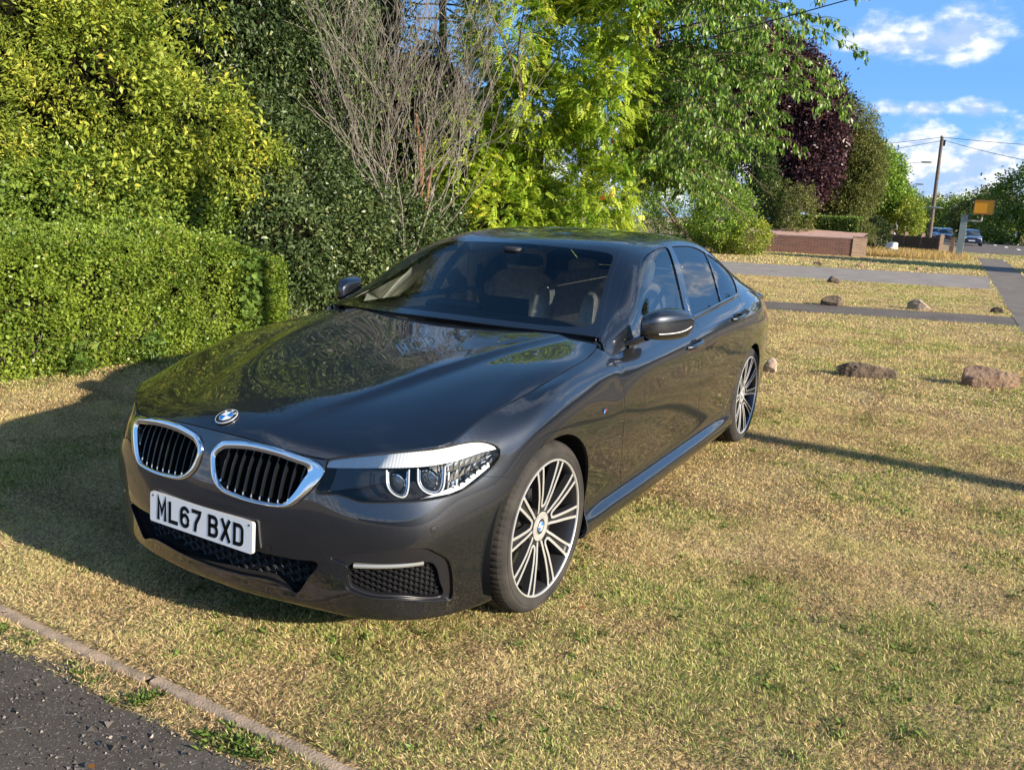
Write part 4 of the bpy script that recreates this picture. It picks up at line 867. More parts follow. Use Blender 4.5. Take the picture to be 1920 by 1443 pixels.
    place(sp).build('spokes', ['machined_alloy', 'wheel_grey', 'matt_black'], wh, sharp=30)
    place(disc).build('brake_disc', 'brake_steel', wh)
    place(cal).build('brake_caliper', 'caliper_blue', wh)
    o = np.array([cx, cy * sgn, .3365]) + np.array([0, sgn * -.0315, 0])
    badge(frame_T(o, [-sgn, 0, 0] if sgn > 0 else [1, 0, 0], [0, 0, 1]), .0335, wh, 'centre_cap', False)
for cx, fr in ((0, True), (-2.975, False)):
    for sg in (1, -1): make_wheel(cx, .9075 if fr else .9165, sg, fr)
# ---------------------------------------------------------------- door mirrors
for sgn in (1, -1):
    # housing: rounded shell lofted from the door outwards (sections in x-z at growing y)
    ys_ = [.885, .890, .905, .94, .98, 1.02, 1.048, 1.062, 1.068]
    xf = [-.905, -.878, -.862, -.868, -.900, -.962, -1.03, -1.08, -1.11]      # leading edge
    xb = [-1.00, -1.02, -1.04, -1.05, -1.07, -1.09, -1.105, -1.115, -1.12]
    zt = [1.070, 1.084, 1.094, 1.106, 1.108, 1.100, 1.086, 1.070, 1.05]; zb = [.972, .966, .963, .962, .962, .968, .982, 1.005, 1.03]
    # exact placing follows the photograph's outline
    n = 28; G = []
    for y, a_, b_, t_, c_ in zip(ys_, xf, xb, zt, zb):
        cxm, czm = b_, (t_ + c_) / 2; ring = []
        for th in np.linspace(-math.pi / 2, math.pi / 2, n):
            ex = np.sign(math.cos(th)) * abs(math.cos(th)) ** .6; ez = np.sign(math.sin(th)) * abs(math.sin(th)) ** .6
            ring.append((cxm + (a_ - b_) * ex, y, czm + (t_ - c_) / 2 * ez))
        G.append(ring)
    G = np.array(G); fine = np.linspace(0, 1, 40); G = nspline(np.linspace(0, 1, len(G)), G, fine); off_ = np.array([MOX, 0, MOZ]); G = G + off_; k = np.array([1, sgn, 1])
    zspl = .5 * (G[:, 0, 2] + G[:, -1, 2]) - .012
    g = MB(); g.grid(G * k, 0, flip=(sgn > 0)); g.add(G[-1] * k, [tuple(range(n)) if sgn > 0 else tuple(range(n))[::-1]]); g.add(G[0] * k, [tuple(range(n))[::-1] if sgn > 0 else tuple(range(n))])
    back = np.stack([G[:, 0], G[:, -1]]); g.grid(back * k + [.0, 0, 0], 1, flip=(sgn < 0))
    mi = g.build('wing_mirror', ['grey_metallic_paint', 'matt_black'], car, sharp=60)
    # glass
    B = back.copy(); c_ = B.reshape(-1, 3).mean(0); B = (B - c_) * .90 + c_ + [-.002, 0, 0]; g = MB(); g.grid(B * k, 0); g.build('mirror_glass', 'mirror_glass', mi, smooth=False)
    # black lower shell with indicator strip
    g = MB(); low = G[2:-1]; idx = np.arange(2, 11); S_ = low[:, idx]; c_ = S_.mean(axis=(0, 1)); g.grid((S_ + (S_ - G.mean(axis=(0, 1))) * .02) * k, 0, flip=(sgn > 0)); g.build('lower_shell', 'gloss_black', mi)
    g = MB(); q = G[19:-3, 11]; nrm_ = (G[19:-3, 11] - G[19:-3].mean(1)); nrm_ /= np.linalg.norm(nrm_, axis=1, keepdims=True); g.tube((q + nrm_ * .0010) * k, .0024, 6); g.build('indicator', 'lamp_white', mi)
    # foot
    g = MB(); P = np.array([(-.865, .845, .948), (-.885, .875, .962), (-.93, .915, .980)]) + off_ * [1, 0, .5]
    rngs = []
    for (x, y, z), w_, h_ in zip(crom(P, 8), np.linspace(.052, .062, 8), np.linspace(.016, .020, 8)):
        a = np.linspace(0, 2 * math.pi, 16, endpoint=False); rngs.append(np.stack([x + w_ * np.cos(a), np.full(16, y), z + h_ * np.sin(a)], 1))
    g.grid(np.array(rngs) * k, 0, cv=True, flip=(sgn < 0)); g.build('mirror_foot', 'gloss_black', mi)
# ---------------------------------------------------------------- small things on the body
g = MB()     # roof aerial fin
for i, (x, h, w_) in enumerate([(-2.62, .002, .004), (-2.66, .020, .012), (-2.70, .038, .016), (-2.75, .056, .016), (-2.79, .062, .012), (-2.81, .045, .010), (-2.815, .0, .010)]): pass
S_ = [(-2.60, .002, .004), (-2.66, .020, .014), (-2.72, .040, .018), (-2.77, .056, .016), (-2.795, .058, .012), (-2.81, .03, .012), (-2.815, .0, .012)]
G = np.array([[(x, w_ * a, 1.398 - (x + 2.6) * -.18 + h * (1 - abs(a) ** 1.6)) for a in np.linspace(-1, 1, 9)] for x, h, w_ in S_]); g.grid(G, 0); g.build('roof_aerial', 'grey_metallic_paint', car)
for sgn in (1, -1):   # small badge on the wing: slanting stripes and a letter
    T = frame_T((-.444, sgn * .9325, .722), [-sgn, 0, 0], [0, 0, 1]); g = MB()
    for i, x in enumerate((-.020, -.014, -.008)): stroke(g, [(x - .003, -.0075), (x + .003, .0075)], .005, 0, .0012, i, T)
    stroke(g, [(-.002, -.0075), (.003, .0065), (.007, -.004), (.012, .0065), (.017, -.0075)], .0035, 0, .0016, 3, T)
    g.build('wing_badge', ['badge_light_blue', 'badge_dark_blue', 'badge_red', 'chrome'], car, smooth=False)
# cowl panel and wiper blades under the windscreen
g = MB(); cyy = np.linspace(-.80, .80, 41); cxx = np.interp(np.abs(cyy), [0, .3, .5, .65, .80], [-.50, -.52, -.55, -.58, -.60])
G = np.stack([np.stack([cxx + .02, cyy, np.interp(np.abs(cyy), [0, .6, .8], [.965, .945, .90])], 1), np.stack([cxx - .07, cyy, np.interp(np.abs(cyy), [0, .6, .8], [.985, .965, .925])], 1), np.stack([cxx - .16, cyy, np.interp(np.abs(cyy), [0, .6, .8], [.985, .965, .93])], 1)]); g.grid(G, 0); g.build('cowl', 'satin_black', car)
# ---------------------------------------------------------------- cabin inside
def blob(g, c, h, e=.5, n=20, mi=0, rot=None):
    """rounded block (superellipsoid) of half sizes h"""
    u = np.linspace(-math.pi / 2, math.pi / 2, n); v = np.linspace(-math.pi, math.pi, 2 * n, endpoint=False)
    f = lambda w_, p: np.sign(w_) * np.abs(w_) ** p; U, W_ = np.meshgrid(u, v, indexing='ij')
    G = np.stack([h[0] * f(np.cos(U), e) * f(np.cos(W_), e), h[1] * f(np.cos(U), e) * f(np.sin(W_), e), h[2] * f(np.sin(U), e)], 2)
    if rot is not None: G = G @ np.array(rot).T
    g.grid(G + np.array(c), mi, cv=True)
for sy in (.37, -.37):
    st_ = MB(); blob(st_, (-1.62, sy, .50), (.27, .25, .09), .45); seat = st_.build('front_seat', 'cream_leather', car)
    g = MB(); rb = rotm('Y', -20); blob(g, (-1.93, sy, .83), (.085, .245, .33), .5, rot=rb); blob(g, (-1.875, sy, .80), (.06, .15, .25), .6, rot=rb)
    for d in (.2, -.2): blob(g, (-1.86, sy + d, .80), (.075, .055, .27), .6, rot=rb)
    g.build('seat_back', 'cream_leather', seat)
    g = MB(); blob(g, (-2.05, sy, 1.205), (.055, .135, .085), .55, rot=rotm('Y', -12)); g.build('headrest', 'cream_leather', seat)
    for d in (-.06, .06): g = MB(); g.tube([(-2.03, sy + d, 1.02), (-2.05, sy + d, 1.17)], .007, 8); g.build('headrest_post', 'chrome', seat)
g = MB(); blob(g, (-2.55, 0, .50), (.27, .62, .10), .4); rs = g.build('rear_seat', 'cream_leather', car)
g = MB(); blob(g, (-2.88, 0, .82), (.08, .62, .32), .4, rot=rotm('Y', -25)); g.build('rear_seat_back', 'cream_leather', rs)
for s in (-.4, .4): g = MB(); blob(g, (-3.0, s, 1.12), (.05, .12, .07), .5); g.build('rear_headrest', 'cream_leather', rs)
g = MB(); blob(g, (-1.02, 0, .86), (.26, .74, .115), .45); g.box((-1.60, -.13, .30), (-1.05, .13, .68)); dsh = g.build('dashboard', 'dash_black', car)
g = MB(); g.box((-1.245, -.16, .93), (-1.232, .10, 1.055)); g.build('display_screen', 'lamp_dark', dsh, smooth=False)
g = MB(); g.box((-1.228, -.17, .925), (-1.20, .11, 1.045)); g.build('screen_back', 'dash_black', dsh, smooth=False)
g = MB(); blob(g, (-1.22, -.37, .965), (.06, .19, .05), .6); g.build('instrument_hood', 'dash_black', dsh)
g = MB(); t = np.linspace(0, 2 * math.pi, 48, endpoint=False); Rw = rotm('Y', 24); wc = np.array([-1.42, -.37, .905])
ringp = np.stack([t * 0, .185 * np.cos(t), .185 * np.sin(t)], 1) @ Rw.T + wc; g.tube(ringp, .0155, 10, closed=True)
for a_ in (0, 180, 270): e_ = np.array([0, .18 * math.cos(R(a_)), .18 * math.sin(R(a_))]) @ Rw.T; g.tube([wc + e_ * .25 , wc + e_], .014, 8)
blob(g, wc, (.03, .075, .06), .6, rot=Rw); swl = g.build('steering_wheel', 'dash_black', car)
for s in (1, -1): g = MB(); g.tube([wc + (np.array([-.004, s * .06, 0]) @ Rw.T), wc + (np.array([-.01, s * .165, .01]) @ Rw.T)], .008, 6); g.build('spoke_trim', 'silver_satin', swl)
g = MB(); blob(g, (-1.33, .0, 1.262), (.018, .125, .036), .5); mr_ = g.build('rear_view_mirror', 'dash_black', car); g = MB(); g.tube([(-1.28, 0, 1.335), (-1.32, 0, 1.285)], .012, 8); blob(g, (-1.235, 0, 1.318), (.05, .055, .014), .6); g.build('sensor_housing', 'dash_black', mr_)
g = MB(); g.box((-3.2, -.74, .235), (-.75, .74, .25)); g.box((-.80, -.74, .25), (-.77, .74, .80)); g.build('cabin_floor', 'carpet_dark', car, smooth=False)
# door trims inside and headliner
hlp = roofp.clip(np.where(roofp.V[:, 0] < -2.9, 1., -1.)).offset(-.028).both(); hlp.build('headliner', 'headliner', car)
for sgn in (1, -1):
    g = MB(); X_ = np.linspace(-.80, -2.95, 30); G = np.array([[(x, sgn * yy, z) for yy, z in ((.80, .30), (.79, .55), (.775, .72), (.80, .80), (.805, .93), (.825, .965))] for x in X_]); g.grid(G, 0); g.build('door_trim', 'cream_leather', car)
    # belts and B pillar inner trim
    g = MB(); g.tube([(-1.90, sgn * .70, 1.25), (-1.95, sgn * .73, .95), (-1.97, sgn * .74, .5)], .03, 8); g.build('pillar_trim', 'headliner', car)
    g = MB(); P = crom([(-1.93, sgn * .655, 1.17), (-1.86, sgn * .60, 1.03), (-1.78, sgn * .48, .78), (-1.74, sgn * .30, .62)], 16); g.grid(np.stack([P + [0, .022, .01], P - [0, .022, .01]]), 0); g.build('seat_belt', 'dash_black', car)
# ================================================================ the place
def polar(u, d):
    """ground point seen at bearing u (in 1/1528 radians from the picture's middle) and distance d"""
    hv = 390 + u * .044; r = rt * (u / FPX) - up * ((hv - 721.5) / FPX) + fw; h = r[:2] / np.hypot(*r[:2]); return CAM[:2] + h * d
def leafmat(name, c1, c2, c3=None, rough=.5, spec=.3, trans=.35):
    m = bpy.data.materials.new(name); m.use_nodes = True; MATS[name] = m; n = m.node_tree.nodes; l = m.node_tree.links; b = n['Principled BSDF']; o = n['Material Output']
    a = n.new('ShaderNodeAttribute'); a.attribute_name = 'tint'; a.attribute_type = 'GEOMETRY'
    r = n.new('ShaderNodeValToRGB'); r.color_ramp.elements[0].color = (*c1, 1); r.color_ramp.elements[1].color = (*c2, 1)
    if c3: r.color_ramp.elements[1].position = .85; e = r.color_ramp.elements.new(1.0); e.color = (*c3, 1)
    l.new(a.outputs['Fac'], r.inputs[0]); l.new(r.outputs[0], b.inputs['Base Color']); b.inputs['Roughness'].default_value = rough; b.inputs['Specular IOR Level'].default_value = spec
    if trans:
        t = n.new('ShaderNodeBsdfTranslucent'); l.new(r.outputs[0], t.inputs[0]); x = n.new('ShaderNodeMixShader'); x.inputs[0].default_value = trans; l.new(b.outputs[0], x.inputs[1]); l.new(t.outputs[0], x.inputs[2]); l.new(x.outputs[0], o.inputs[0])
    return m
leafmat('leaf_hedge', (.06, .125, .016), (.32, .42, .055), (.42, .34, .12), .42, .4)
leafmat('leaf_yellow', (.08, .15, .02), (.42, .48, .07), (.60, .55, .08), .5, .3)
leafmat('leaf_mid', (.07, .14, .025), (.28, .38, .06), None, .4, .4)
leafmat('leaf_laurel', (.018, .042, .014), (.11, .16, .05), (.22, .25, .09), .42, .45, .15)
leafmat('leaf_rowan', (.14, .29, .02), (.58, .68, .08), (.75, .72, .10), .45, .35, .45)
leafmat('leaf_cherry', (.06, .15, .02), (.24, .38, .05), (.38, .42, .09), .4, .4, .35)
leafmat('leaf_beech', (.030, .015, .020), (.10, .045, .055), (.15, .07, .04), .4, .4, .1)
leafmat('leaf_conifer', (.03, .065, .016), (.10, .16, .04), None, .6, .2, .1)
leafmat('leaf_olive', (.08, .11, .025), (.24, .25, .07), None, .5, .3)
leafmat('leaf_green', (.09, .19, .025), (.34, .48, .07), None, .45, .3)
leafmat('leaf_dark', (.02, .04, .012), (.08, .11, .03), None, .5, .3, .2)
leafmat('weed_leaf', (.06, .12, .02), (.17, .26, .05), None, .5, .3, .3)
GM = leafmat('grass_blades', (.20, .13, .065), (.13, .23, .045), None, .7, .15, .3); cr_ = GM.node_tree.nodes['Color Ramp'].color_ramp
for p_, c_ in ((.05, (.42, .27, .15)), (.15, (.74, .55, .29)), (.40, (.84, .67, .36)), (.58, (.46, .47, .14)), (.85, (.25, .33, .08))): e_ = cr_.elements.new(p_); e_.color = (*c_, 1)
noisy('bark_brown', (.10, .07, .045), (.20, .15, .10), 12, .9, bump=.6, bscale=30, dist=.02)
noisy('bark_red', (.26, .13, .07), (.12, .06, .035), 9, .85, bump=.6, bscale=24, dist=.02)
noisy('bark_grey', (.23, .205, .175), (.12, .105, .085), 20, .85)
mat('berry', (.55, .03, .01), .35)
LEAF = np.array([[0, 0, 0], [.45, .5, .10], [1, 0, -.06], [.45, -.5, .10]])
def quads_mesh(name, Q, tint, m, parent=None):
    """Q: n x 4 x 3 leaf quads"""
    n = len(Q); me = bpy.data.meshes.new(name); me.vertices.add(n * 4); me.vertices.foreach_set('co', Q.astype(np.float32).ravel())
    me.loops.add(n * 4); me.loops.foreach_set('vertex_index', np.arange(n * 4, dtype=np.int32)); me.polygons.add(n); me.polygons.foreach_set('loop_start', np.arange(0, n * 4, 4, dtype=np.int32))
    me.update(calc_edges=True)
    at = me.attributes.new('tint', 'FLOAT', 'FACE'); at.data.foreach_set('value', tint.astype(np.float32)); me.materials.append(M(m))
    o = bpy.data.objects.new(name, me); COL.objects.link(o); o.parent = parent; return o
def unit(v): return v / (np.linalg.norm(v, axis=-1, keepdims=True) + 1e-12)
def frames(D, flat=0.0):
    """random frames whose first axis is D; flat pulls the leaf face upwards"""
    n = len(D); r = unit(rng.normal(size=(n, 3)) + np.array([0, 0, 1.]) * flat * 3); D = unit(D); z = unit(r - D * (r * D).sum(1, keepdims=True)); y = np.cross(z, D); return D, y, z
def leaves(P, D, size, ratio=.5, flat=.3, tmpl=None, cup=1.0):
    X, Y, Z = frames(D, flat); s = np.asarray(size).reshape(-1, 1, 1) * np.ones((len(P), 1, 1)); T = LEAF if tmpl is None else tmpl
    return P[:, None] + s * (T[None, :, 0:1] * X[:, None] + T[None, :, 1:2] * ratio * Y[:, None] + T[None, :, 2:3] * cup * Z[:, None])
def pinnate(P, D, size, pairs=6, droop=.35, flat=1.0, lw=.40, ll=.40):
    """compound leaves: leaflets in pairs along a drooping midrib"""
    X, Y, Z = frames(D, flat); o = []
    for k in range(pairs * 2 + 1):
        if k == pairs * 2: t, sd, a = 1.0, 0, 0
        else: t, sd, a = .22 + .75 * (k // 2) / pairs, (1 if k % 2 else -1), 62
        s = np.asarray(size)[:, None]; base = P + X * s * t - np.array([0, 0, 1.]) * droop * s * t * t
        d = unit(X * math.cos(R(a)) + Y * sd * math.sin(R(a)) - np.array([0, 0, 1.]) * (droop * t + .15)); y = unit(np.cross(Z, d)); z = np.cross(d, y); L = (s * ll * (1 - .35 * abs(t - .5)))[:, None]
        o.append(base[:, None] + L * (LEAF[None, :, 0:1] * d[:, None] + LEAF[None, :, 1:2] * lw * 1.1 * y[:, None] + LEAF[None, :, 2:3] * z[:, None]))
    return np.concatenate(o), pairs * 2 + 1
def lobes_points(L, n, shell=(.72, 1.04)):
    """points over the outside of a union of ellipsoids (centre, radii); returns points and outward directions"""
    L = [(np.array(c, float), np.array(r, float)) for c, r in L]; A = np.array([(r[0] * r[1] + r[1] * r[2] + r[0] * r[2]) for _, r in L]); k = rng.choice(len(L), n, p=A / A.sum())
    C = np.array([c for c, _ in L])[k]; Rr = np.array([r for _, r in L])[k]; d = unit(rng.normal(size=(n, 3))); t = rng.uniform(shell[0], shell[1], n)[:, None]
    P = C + d * Rr * t; keep = np.ones(n, bool)
    for c, r in L:
        q = (((P - c) / r) ** 2).sum(1); keep &= q > shell[0] ** 2 * .93
    return P[keep], unit(d / Rr)[keep]
def crown(name, m, lobes, nclump, nleaf, csize, lsize, ratio=.5, droop=0., outw=.6, flat=.3, parent=None, cull=True, shell=(.66, 1.05), pin=None, zmin=.02, tb=None):
    """foliage as leaves in clumps over lobes; leaves face every way, clumps differ in tint"""
    C, N = lobes_points(lobes, nclump, shell)
    if cull:       # the far side of a crown needs fewer clumps
        toc = unit(np.array([CAM[0], CAM[1], 1.5]) - C); f = (N * toc).sum(1); keep = (f > -.25) | (rng.random(len(C)) < .35); C, N = C[keep], N[keep]
    k = np.repeat(np.arange(len(C)), nleaf); n = len(k); cs = csize * rng.uniform(.5, 1.3, len(C))
    off = rng.normal(size=(n, 3)) * (cs[k] * .5)[:, None]; P = C[k] + off; P = P[:, :]; ok = P[:, 2] > zmin; P, k = P[ok], k[ok]; n = len(P)
    D = unit(N[k] * outw + rng.normal(size=(n, 3)) * .7 + np.array([0, 0, -droop])); sz = lsize * rng.uniform(.6, 1.25, n)
    ct = rng.uniform(0, 1, len(C)) if tb is None else np.clip(tb(C) + rng.normal(0, .18, len(C)), 0, 1); tint = np.clip(ct[k] * .7 + rng.uniform(-.12, .42, n), 0, .999)
    if pin: Q, rep = pinnate(P, D, sz, pin); tint = np.tile(tint, rep)
    else: Q = leaves(P, D, sz, ratio, flat)
    return quads_mesh(name, Q, tint, m, parent)
def branches(g, p, d, L, r, depth, spread=.5, up_=.15, nb=3, seg=5, mi=0, minr=.003, wob=.12, sides=5, ratio=.72):
    """recursive tapering limbs; returns tips"""
    pts = [np.array(p, float)]; d = unit(np.array(d, float)); tips = []
    for i in range(seg): d = unit(d + rng.normal(0, wob, 3) + np.array([0, 0, up_ * .3])); pts.append(pts[-1] + d * L / seg)
    g.tube(pts, np.linspace(r, max(r * .55, minr), seg + 1), sides, mi, caps=False)
    if depth == 0: return [(pts[-1], d)]
    for k in range(nb):
        j = rng.integers(max(1, seg // 2), seg + 1) if k else seg; a = unit(rng.normal(size=3)); nd = unit(d + a * spread + np.array([0, 0, up_]))
        tips += branches(g, pts[j], nd, L * ratio * rng.uniform(.75, 1.15), max(r * .58, minr), depth - 1, spread, up_, nb, max(3, seg - 1), mi, minr, wob, max(3, sides - 1), ratio)
    return tips
def tree_thing(name, loc, label, cat, group=None):
    t = empty(name, (loc[0], loc[1], loc[2] if len(loc) > 2 else 0)); tag(t, label, cat, group); return t
def parent_keep(o, t):
    """child meshes are built in world coordinates; shift their data so that the thing's Empty is their origin"""
    o.parent = t; l = t.location; n = len(o.data.vertices); co = np.empty(n * 3, np.float32); o.data.vertices.foreach_get('co', co); co = co.reshape(-1, 3) - np.array(l, np.float32); o.data.vertices.foreach_set('co', co.ravel()); o.data.update(); return o
# ---------------------------------------------------------------- ground
def ground_mat():
    m = noisy('turf', (.22, .15, .075), (.13, .11, .045), 1.1, .95, 8, bump=.9, bscale=70, dist=.03); nt = m.node_tree; n = nt.nodes; l = nt.links; b = n['Principled BSDF']
    t = n.new('ShaderNodeTexCoord'); z = n.new('ShaderNodeTexNoise'); z.inputs['Scale'].default_value = 42; z.inputs['Detail'].default_value = 8; l.new(t.outputs['Object'], z.inputs['Vector'])
    r = n.new('ShaderNodeMapRange'); r.inputs[1].default_value = .38; r.inputs[2].default_value = .62; l.new(z.outputs[0], r.inputs[0]); x = n.new('ShaderNodeMix'); x.data_type = 'RGBA'; old = b.inputs['Base Color'].links[0].from_socket
    l.new(r.outputs[0], x.inputs[0]); l.new(old, x.inputs[6]); x.inputs[7].default_value = (.48, .35, .18, 1); l.new(x.outputs[2], b.inputs['Base Color'])
    return m
ground_mat()
def asphalt(name, c1, c2, scale=330, lo=.42, hi=.72, light=(.30, .28, .26), speck=.84):
    m = noisy(name, c1, c2, 1.6, .9, 5, bump=.7, bscale=scale, dist=.006); nt = m.node_tree; n = nt.nodes; l = nt.links; b = n['Principled BSDF']
    t = n.new('ShaderNodeTexCoord'); z = n.new('ShaderNodeTexVoronoi'); z.inputs['Scale'].default_value = scale * .6; l.new(t.outputs['Object'], z.inputs['Vector']); s = n.new('ShaderNodeSeparateColor'); l.new(z.outputs['Color'], s.inputs[0])
    r = n.new('ShaderNodeMapRange'); r.inputs[1].default_value = speck; r.inputs[2].default_value = 1.0; l.new(s.outputs[0], r.inputs[0]); x = n.new('ShaderNodeMix'); x.data_type = 'RGBA'; old = b.inputs['Base Color'].links[0].from_socket
    mu = n.new('ShaderNodeMath'); mu.operation = 'MULTIPLY'; mu.inputs[1].default_value = .55; l.new(r.outputs[0], mu.inputs[0]); l.new(mu.outputs[0], x.inputs[0]); l.new(old, x.inputs[6]); x.inputs[7].default_value = (*light, 1); l.new(x.outputs[2], b.inputs['Base Color']); return m
asphalt('asphalt_drive', (.060, .050, .043), (.105, .090, .075), lo=.3)
asphalt('asphalt_road', (.21, .185, .165), (.28, .25, .22), 60)
asphalt('asphalt_dark', (.085, .070, .060), (.125, .105, .09), 90)
asphalt('asphalt_path', (.12, .10, .085), (.17, .145, .12), 60)
noisy('concrete_edge', (.44, .33, .24), (.24, .19, .14), 16, .95, 10, bump=.8, bscale=150, dist=.006)
mat('road_paint', (.7, .7, .68), .6)
g = MB(); g.add([(-900, -700, 0), (300, -700, 0), (300, 700, 0), (-900, 700, 0)], [(0, 1, 2, 3)]); o = g.build('ground', 'turf', None, smooth=False); tag(o, kind='structure')
def sheet(name, pts, z, m, jag=0, step=.25):
    P = []
    for a, b in zip(pts, pts[1:] + pts[:1]):
        a, b = np.array(a, float), np.array(b, float); L = np.linalg.norm(b - a); k = max(1, int(L / step)) if jag and L < 60 else 1
        for i in range(k): q = a + (b - a) * i / k; P.append(q + (rng.normal(0, jag, 2) if jag and i else 0))
    P = np.array(P); g = MB(); g.add(np.c_[P, np.full(len(P), z)], [tuple(range(len(P)))]); o = g.build(name, m, None, smooth=False); tag(o, kind='structure'); return o
xk = lambda y: 1.172 - .018 * (y + .7)
ya = np.linspace(-9, 5, 90); wob_ = .018 * np.sin(ya * 5.1) + .014 * np.sin(ya * 13 + 1) + .01 * rng.normal(size=90)
sheet('driveway', [(xk(y) + .125 + w_ + (.05 if y < -.35 else 0) , y) for y, w_ in zip(ya, wob_)] + [(6.5, 5), (6.5, -9)], .006, 'asphalt_drive')
sheet('side_drive', [(-12.15 + .3 * 16, -16), (-12.15 - .3 * 2.6, 2.6), (-12.9, 3.0), (-14.5, 2.86), (-13.75 - .3 * 2.6, 2.7), (-13.75 + .3 * 16, -16)], .006, 'asphalt_dark', .015)
sheet('side_road', [(-21.4 + .26 * 20, -20), (-21.4 - .26 * 2.2, 2.2), (-21.9, 2.6), (-28.5, 2.4), (-28.1 - .26 * 1.5, 1.5), (-28.1 + .26 * 20, -20)], .007, 'asphalt_road', .02)
sheet('footpath', [(1.0, 3.2), (-12.4, 2.85), (-30, 2.35), (-48, 1.75), (-48, 3.0), (-30, 3.42), (-12.4, 4.15), (1.0, 4.6)], .010, 'asphalt_path', .012)
sheet('main_road', [(60, 6.6), (-20, 5.6), (-47, 4.1), (-47.9, 1.75), (-56, .7), (-70, .2), (-95, -2.5), (-140, -12), (-200, -28), (-200, -8), (-140, 2), (-95, 9), (-70, 12.5), (-48, 14.5), (60, 15.5)], .004, 'asphalt_dark')
for i in range(9):
    t = i / 8; xq = -50 - 62 * t ** 1.2; yq = 6.5 - 5.6 * t ** 1.4; g = MB(); g.box((xq - 1.6 - t * 2, yq - .12, .0), (xq + 1.6 + t * 2, yq + .12, .0125)); o = g.build('road_marking', 'road_paint', None, smooth=False); tag(o, kind='structure')
for q in ([(-46.6, 2.95), (-45.4, 3.0), (-45.5, 3.15), (-46.8, 3.1)],): sheet('road_marking', q, .012, 'road_paint')
# edging stones
y = -9.0; ke = MB()
while y < 5:
    L = .91; x = xk(y + L / 2) + rng.normal(0, .004); h = .012 + rng.normal(0, .004); x += rng.normal(0, .004); yy = np.linspace(y + .011, y + L - .009, 12); tw = rng.normal(0, .004)
    pr = [(-.021, .0), (-.020, h * .7), (-.014, h), (.014, h), (.020, h * .7), (.021, 0)]
    G = np.array([[(x + a + tw * (j / 11 - .5) + rng.normal(0, .0012), q, b + (rng.normal(0, .0012) if b > 0 else 0)) for a, b in pr] for j, q in enumerate(yy)]); ke.grid(G, 0, flip=True); y += L
o = ke.build('kerb', 'concrete_edge', None, sharp=60); tag(o, kind='structure')
# ---------------------------------------------------------------- grass and weeds
def on_hard(X, Y):
    m = (X > xk(Y) + .15) | ((X > xk(Y) - .03) & (X < xk(Y) + .03)); m |= (X < -12.15 - .3 * Y - .02) & (X > -13.75 - .3 * Y + .02) & (Y < 2.9); m |= (X < -21.4 - .26 * Y) & (X > -28.1 - .26 * Y) & (Y < 2.4)
    yl = np.interp(-X, [-1, 12.4, 30, 48], [3.2, 2.85, 2.35, 1.75]); yr = np.interp(-X, [-1, 12.4, 30, 48], [4.6, 4.15, 3.42, 3.0]); m |= (Y > yl) & (Y < yr) & (X > -48)
    return m
def vnoise(X, Y, s, seed=0):
    """smooth value noise for patches"""
    r = np.random.default_rng(seed).random((256, 256)); x = X * s + 1000.3; y = Y * s + 1000.7; i = np.floor(x).astype(int); j = np.floor(y).astype(int); a = x - i; b = y - j; a = a * a * (3 - 2 * a); b = b * b * (3 - 2 * b)
    f = lambda p, q: r[p % 256, q % 256]; return (f(i, j) * (1 - a) + f(i + 1, j) * a) * (1 - b) + (f(i, j + 1) * (1 - a) + f(i + 1, j + 1) * a) * b
def in_view(X, Y, marg=60):
    d = np.stack([X - CAM[0], Y - CAM[1], np.full(len(X), -CAM[2])], 1); z = d @ fw; u = d @ rt / z * FPX; v = -(d @ up) / z * FPX; return (z > .3) & (np.abs(u) < 960 + marg) & (v < 722 + marg)
def bare(X, Y): return np.clip((.6 * vnoise(X, Y, 2.3, 31) + .4 * vnoise(X, Y, 8., 32) - .56) * 6, 0, 1)
def patches(X, Y):
    g_ = .5 * vnoise(X, Y, 1.1, 1) + .3 * vnoise(X, Y, 3.3, 2) + .2 * vnoise(X, Y, 9., 3); near_ = .35 * np.exp(-(((X - .2) / 1.3) ** 2 + ((Y - 1.6) / .9) ** 2)); return np.clip((g_ - .46 + near_ * .5) * 4.2, 0, 1)
Qs, Ts = [], []
for d0, d1, dens, ln, wd in ((.9, 4.2, 46000, .0155, .0018), (4.2, 7.5, 19000, .0175, .0028), (7.5, 13, 5500, .023, .0055), (13, 26, 2000, .025, .0085), (26, 60, 230, .05, .024)):
    A = math.pi * (d1 ** 2 - d0 ** 2) * .24; n = int(A * dens); ang = rng.uniform(YAW - .72, YAW + .72, n); rr = np.sqrt(rng.uniform(d0 ** 2, d1 ** 2, n)); X = CAM[0] + rr * np.cos(ang); Y = CAM[1] + rr * np.sin(ang)
    k = in_view(X, Y) & ~on_hard(X, Y) & ~((X > xk(Y) + .06) & (rng.random(n) < .45)) & (Y > -9.5) & (Y < 12); X, Y = X[k], Y[k]; k = rng.random(len(X)) > .5 * bare(X, Y); X, Y = X[k], Y[k]; n = len(X); pg = patches(X, Y)
    # blades lie matted in shared directions
    th = vnoise(X, Y, 11, 5) * 9 + rng.normal(0, 1.3, n); el = rng.uniform(.0, 1.1, n) + pg * .15; D = np.stack([np.cos(th) * np.cos(el), np.sin(th) * np.cos(el), np.sin(el)], 1)
    sz = ln * rng.uniform(.5, 1.35, n) * (1 + .25 * pg); P = np.stack([X, Y, rng.uniform(0, .012, n) * (.4 + 1.2 * vnoise(X, Y, 22, 6))], 1); Qs.append(leaves(P, D, sz, wd / ln, .5, cup=.6))
    Ts.append(np.clip(np.where(rng.random(n) < .16 + .58 * pg, rng.uniform(.45, 1, n), rng.uniform(0, .5, n) + .5 * (vnoise(X, Y, 4, 8) - .5)), 0, .999))
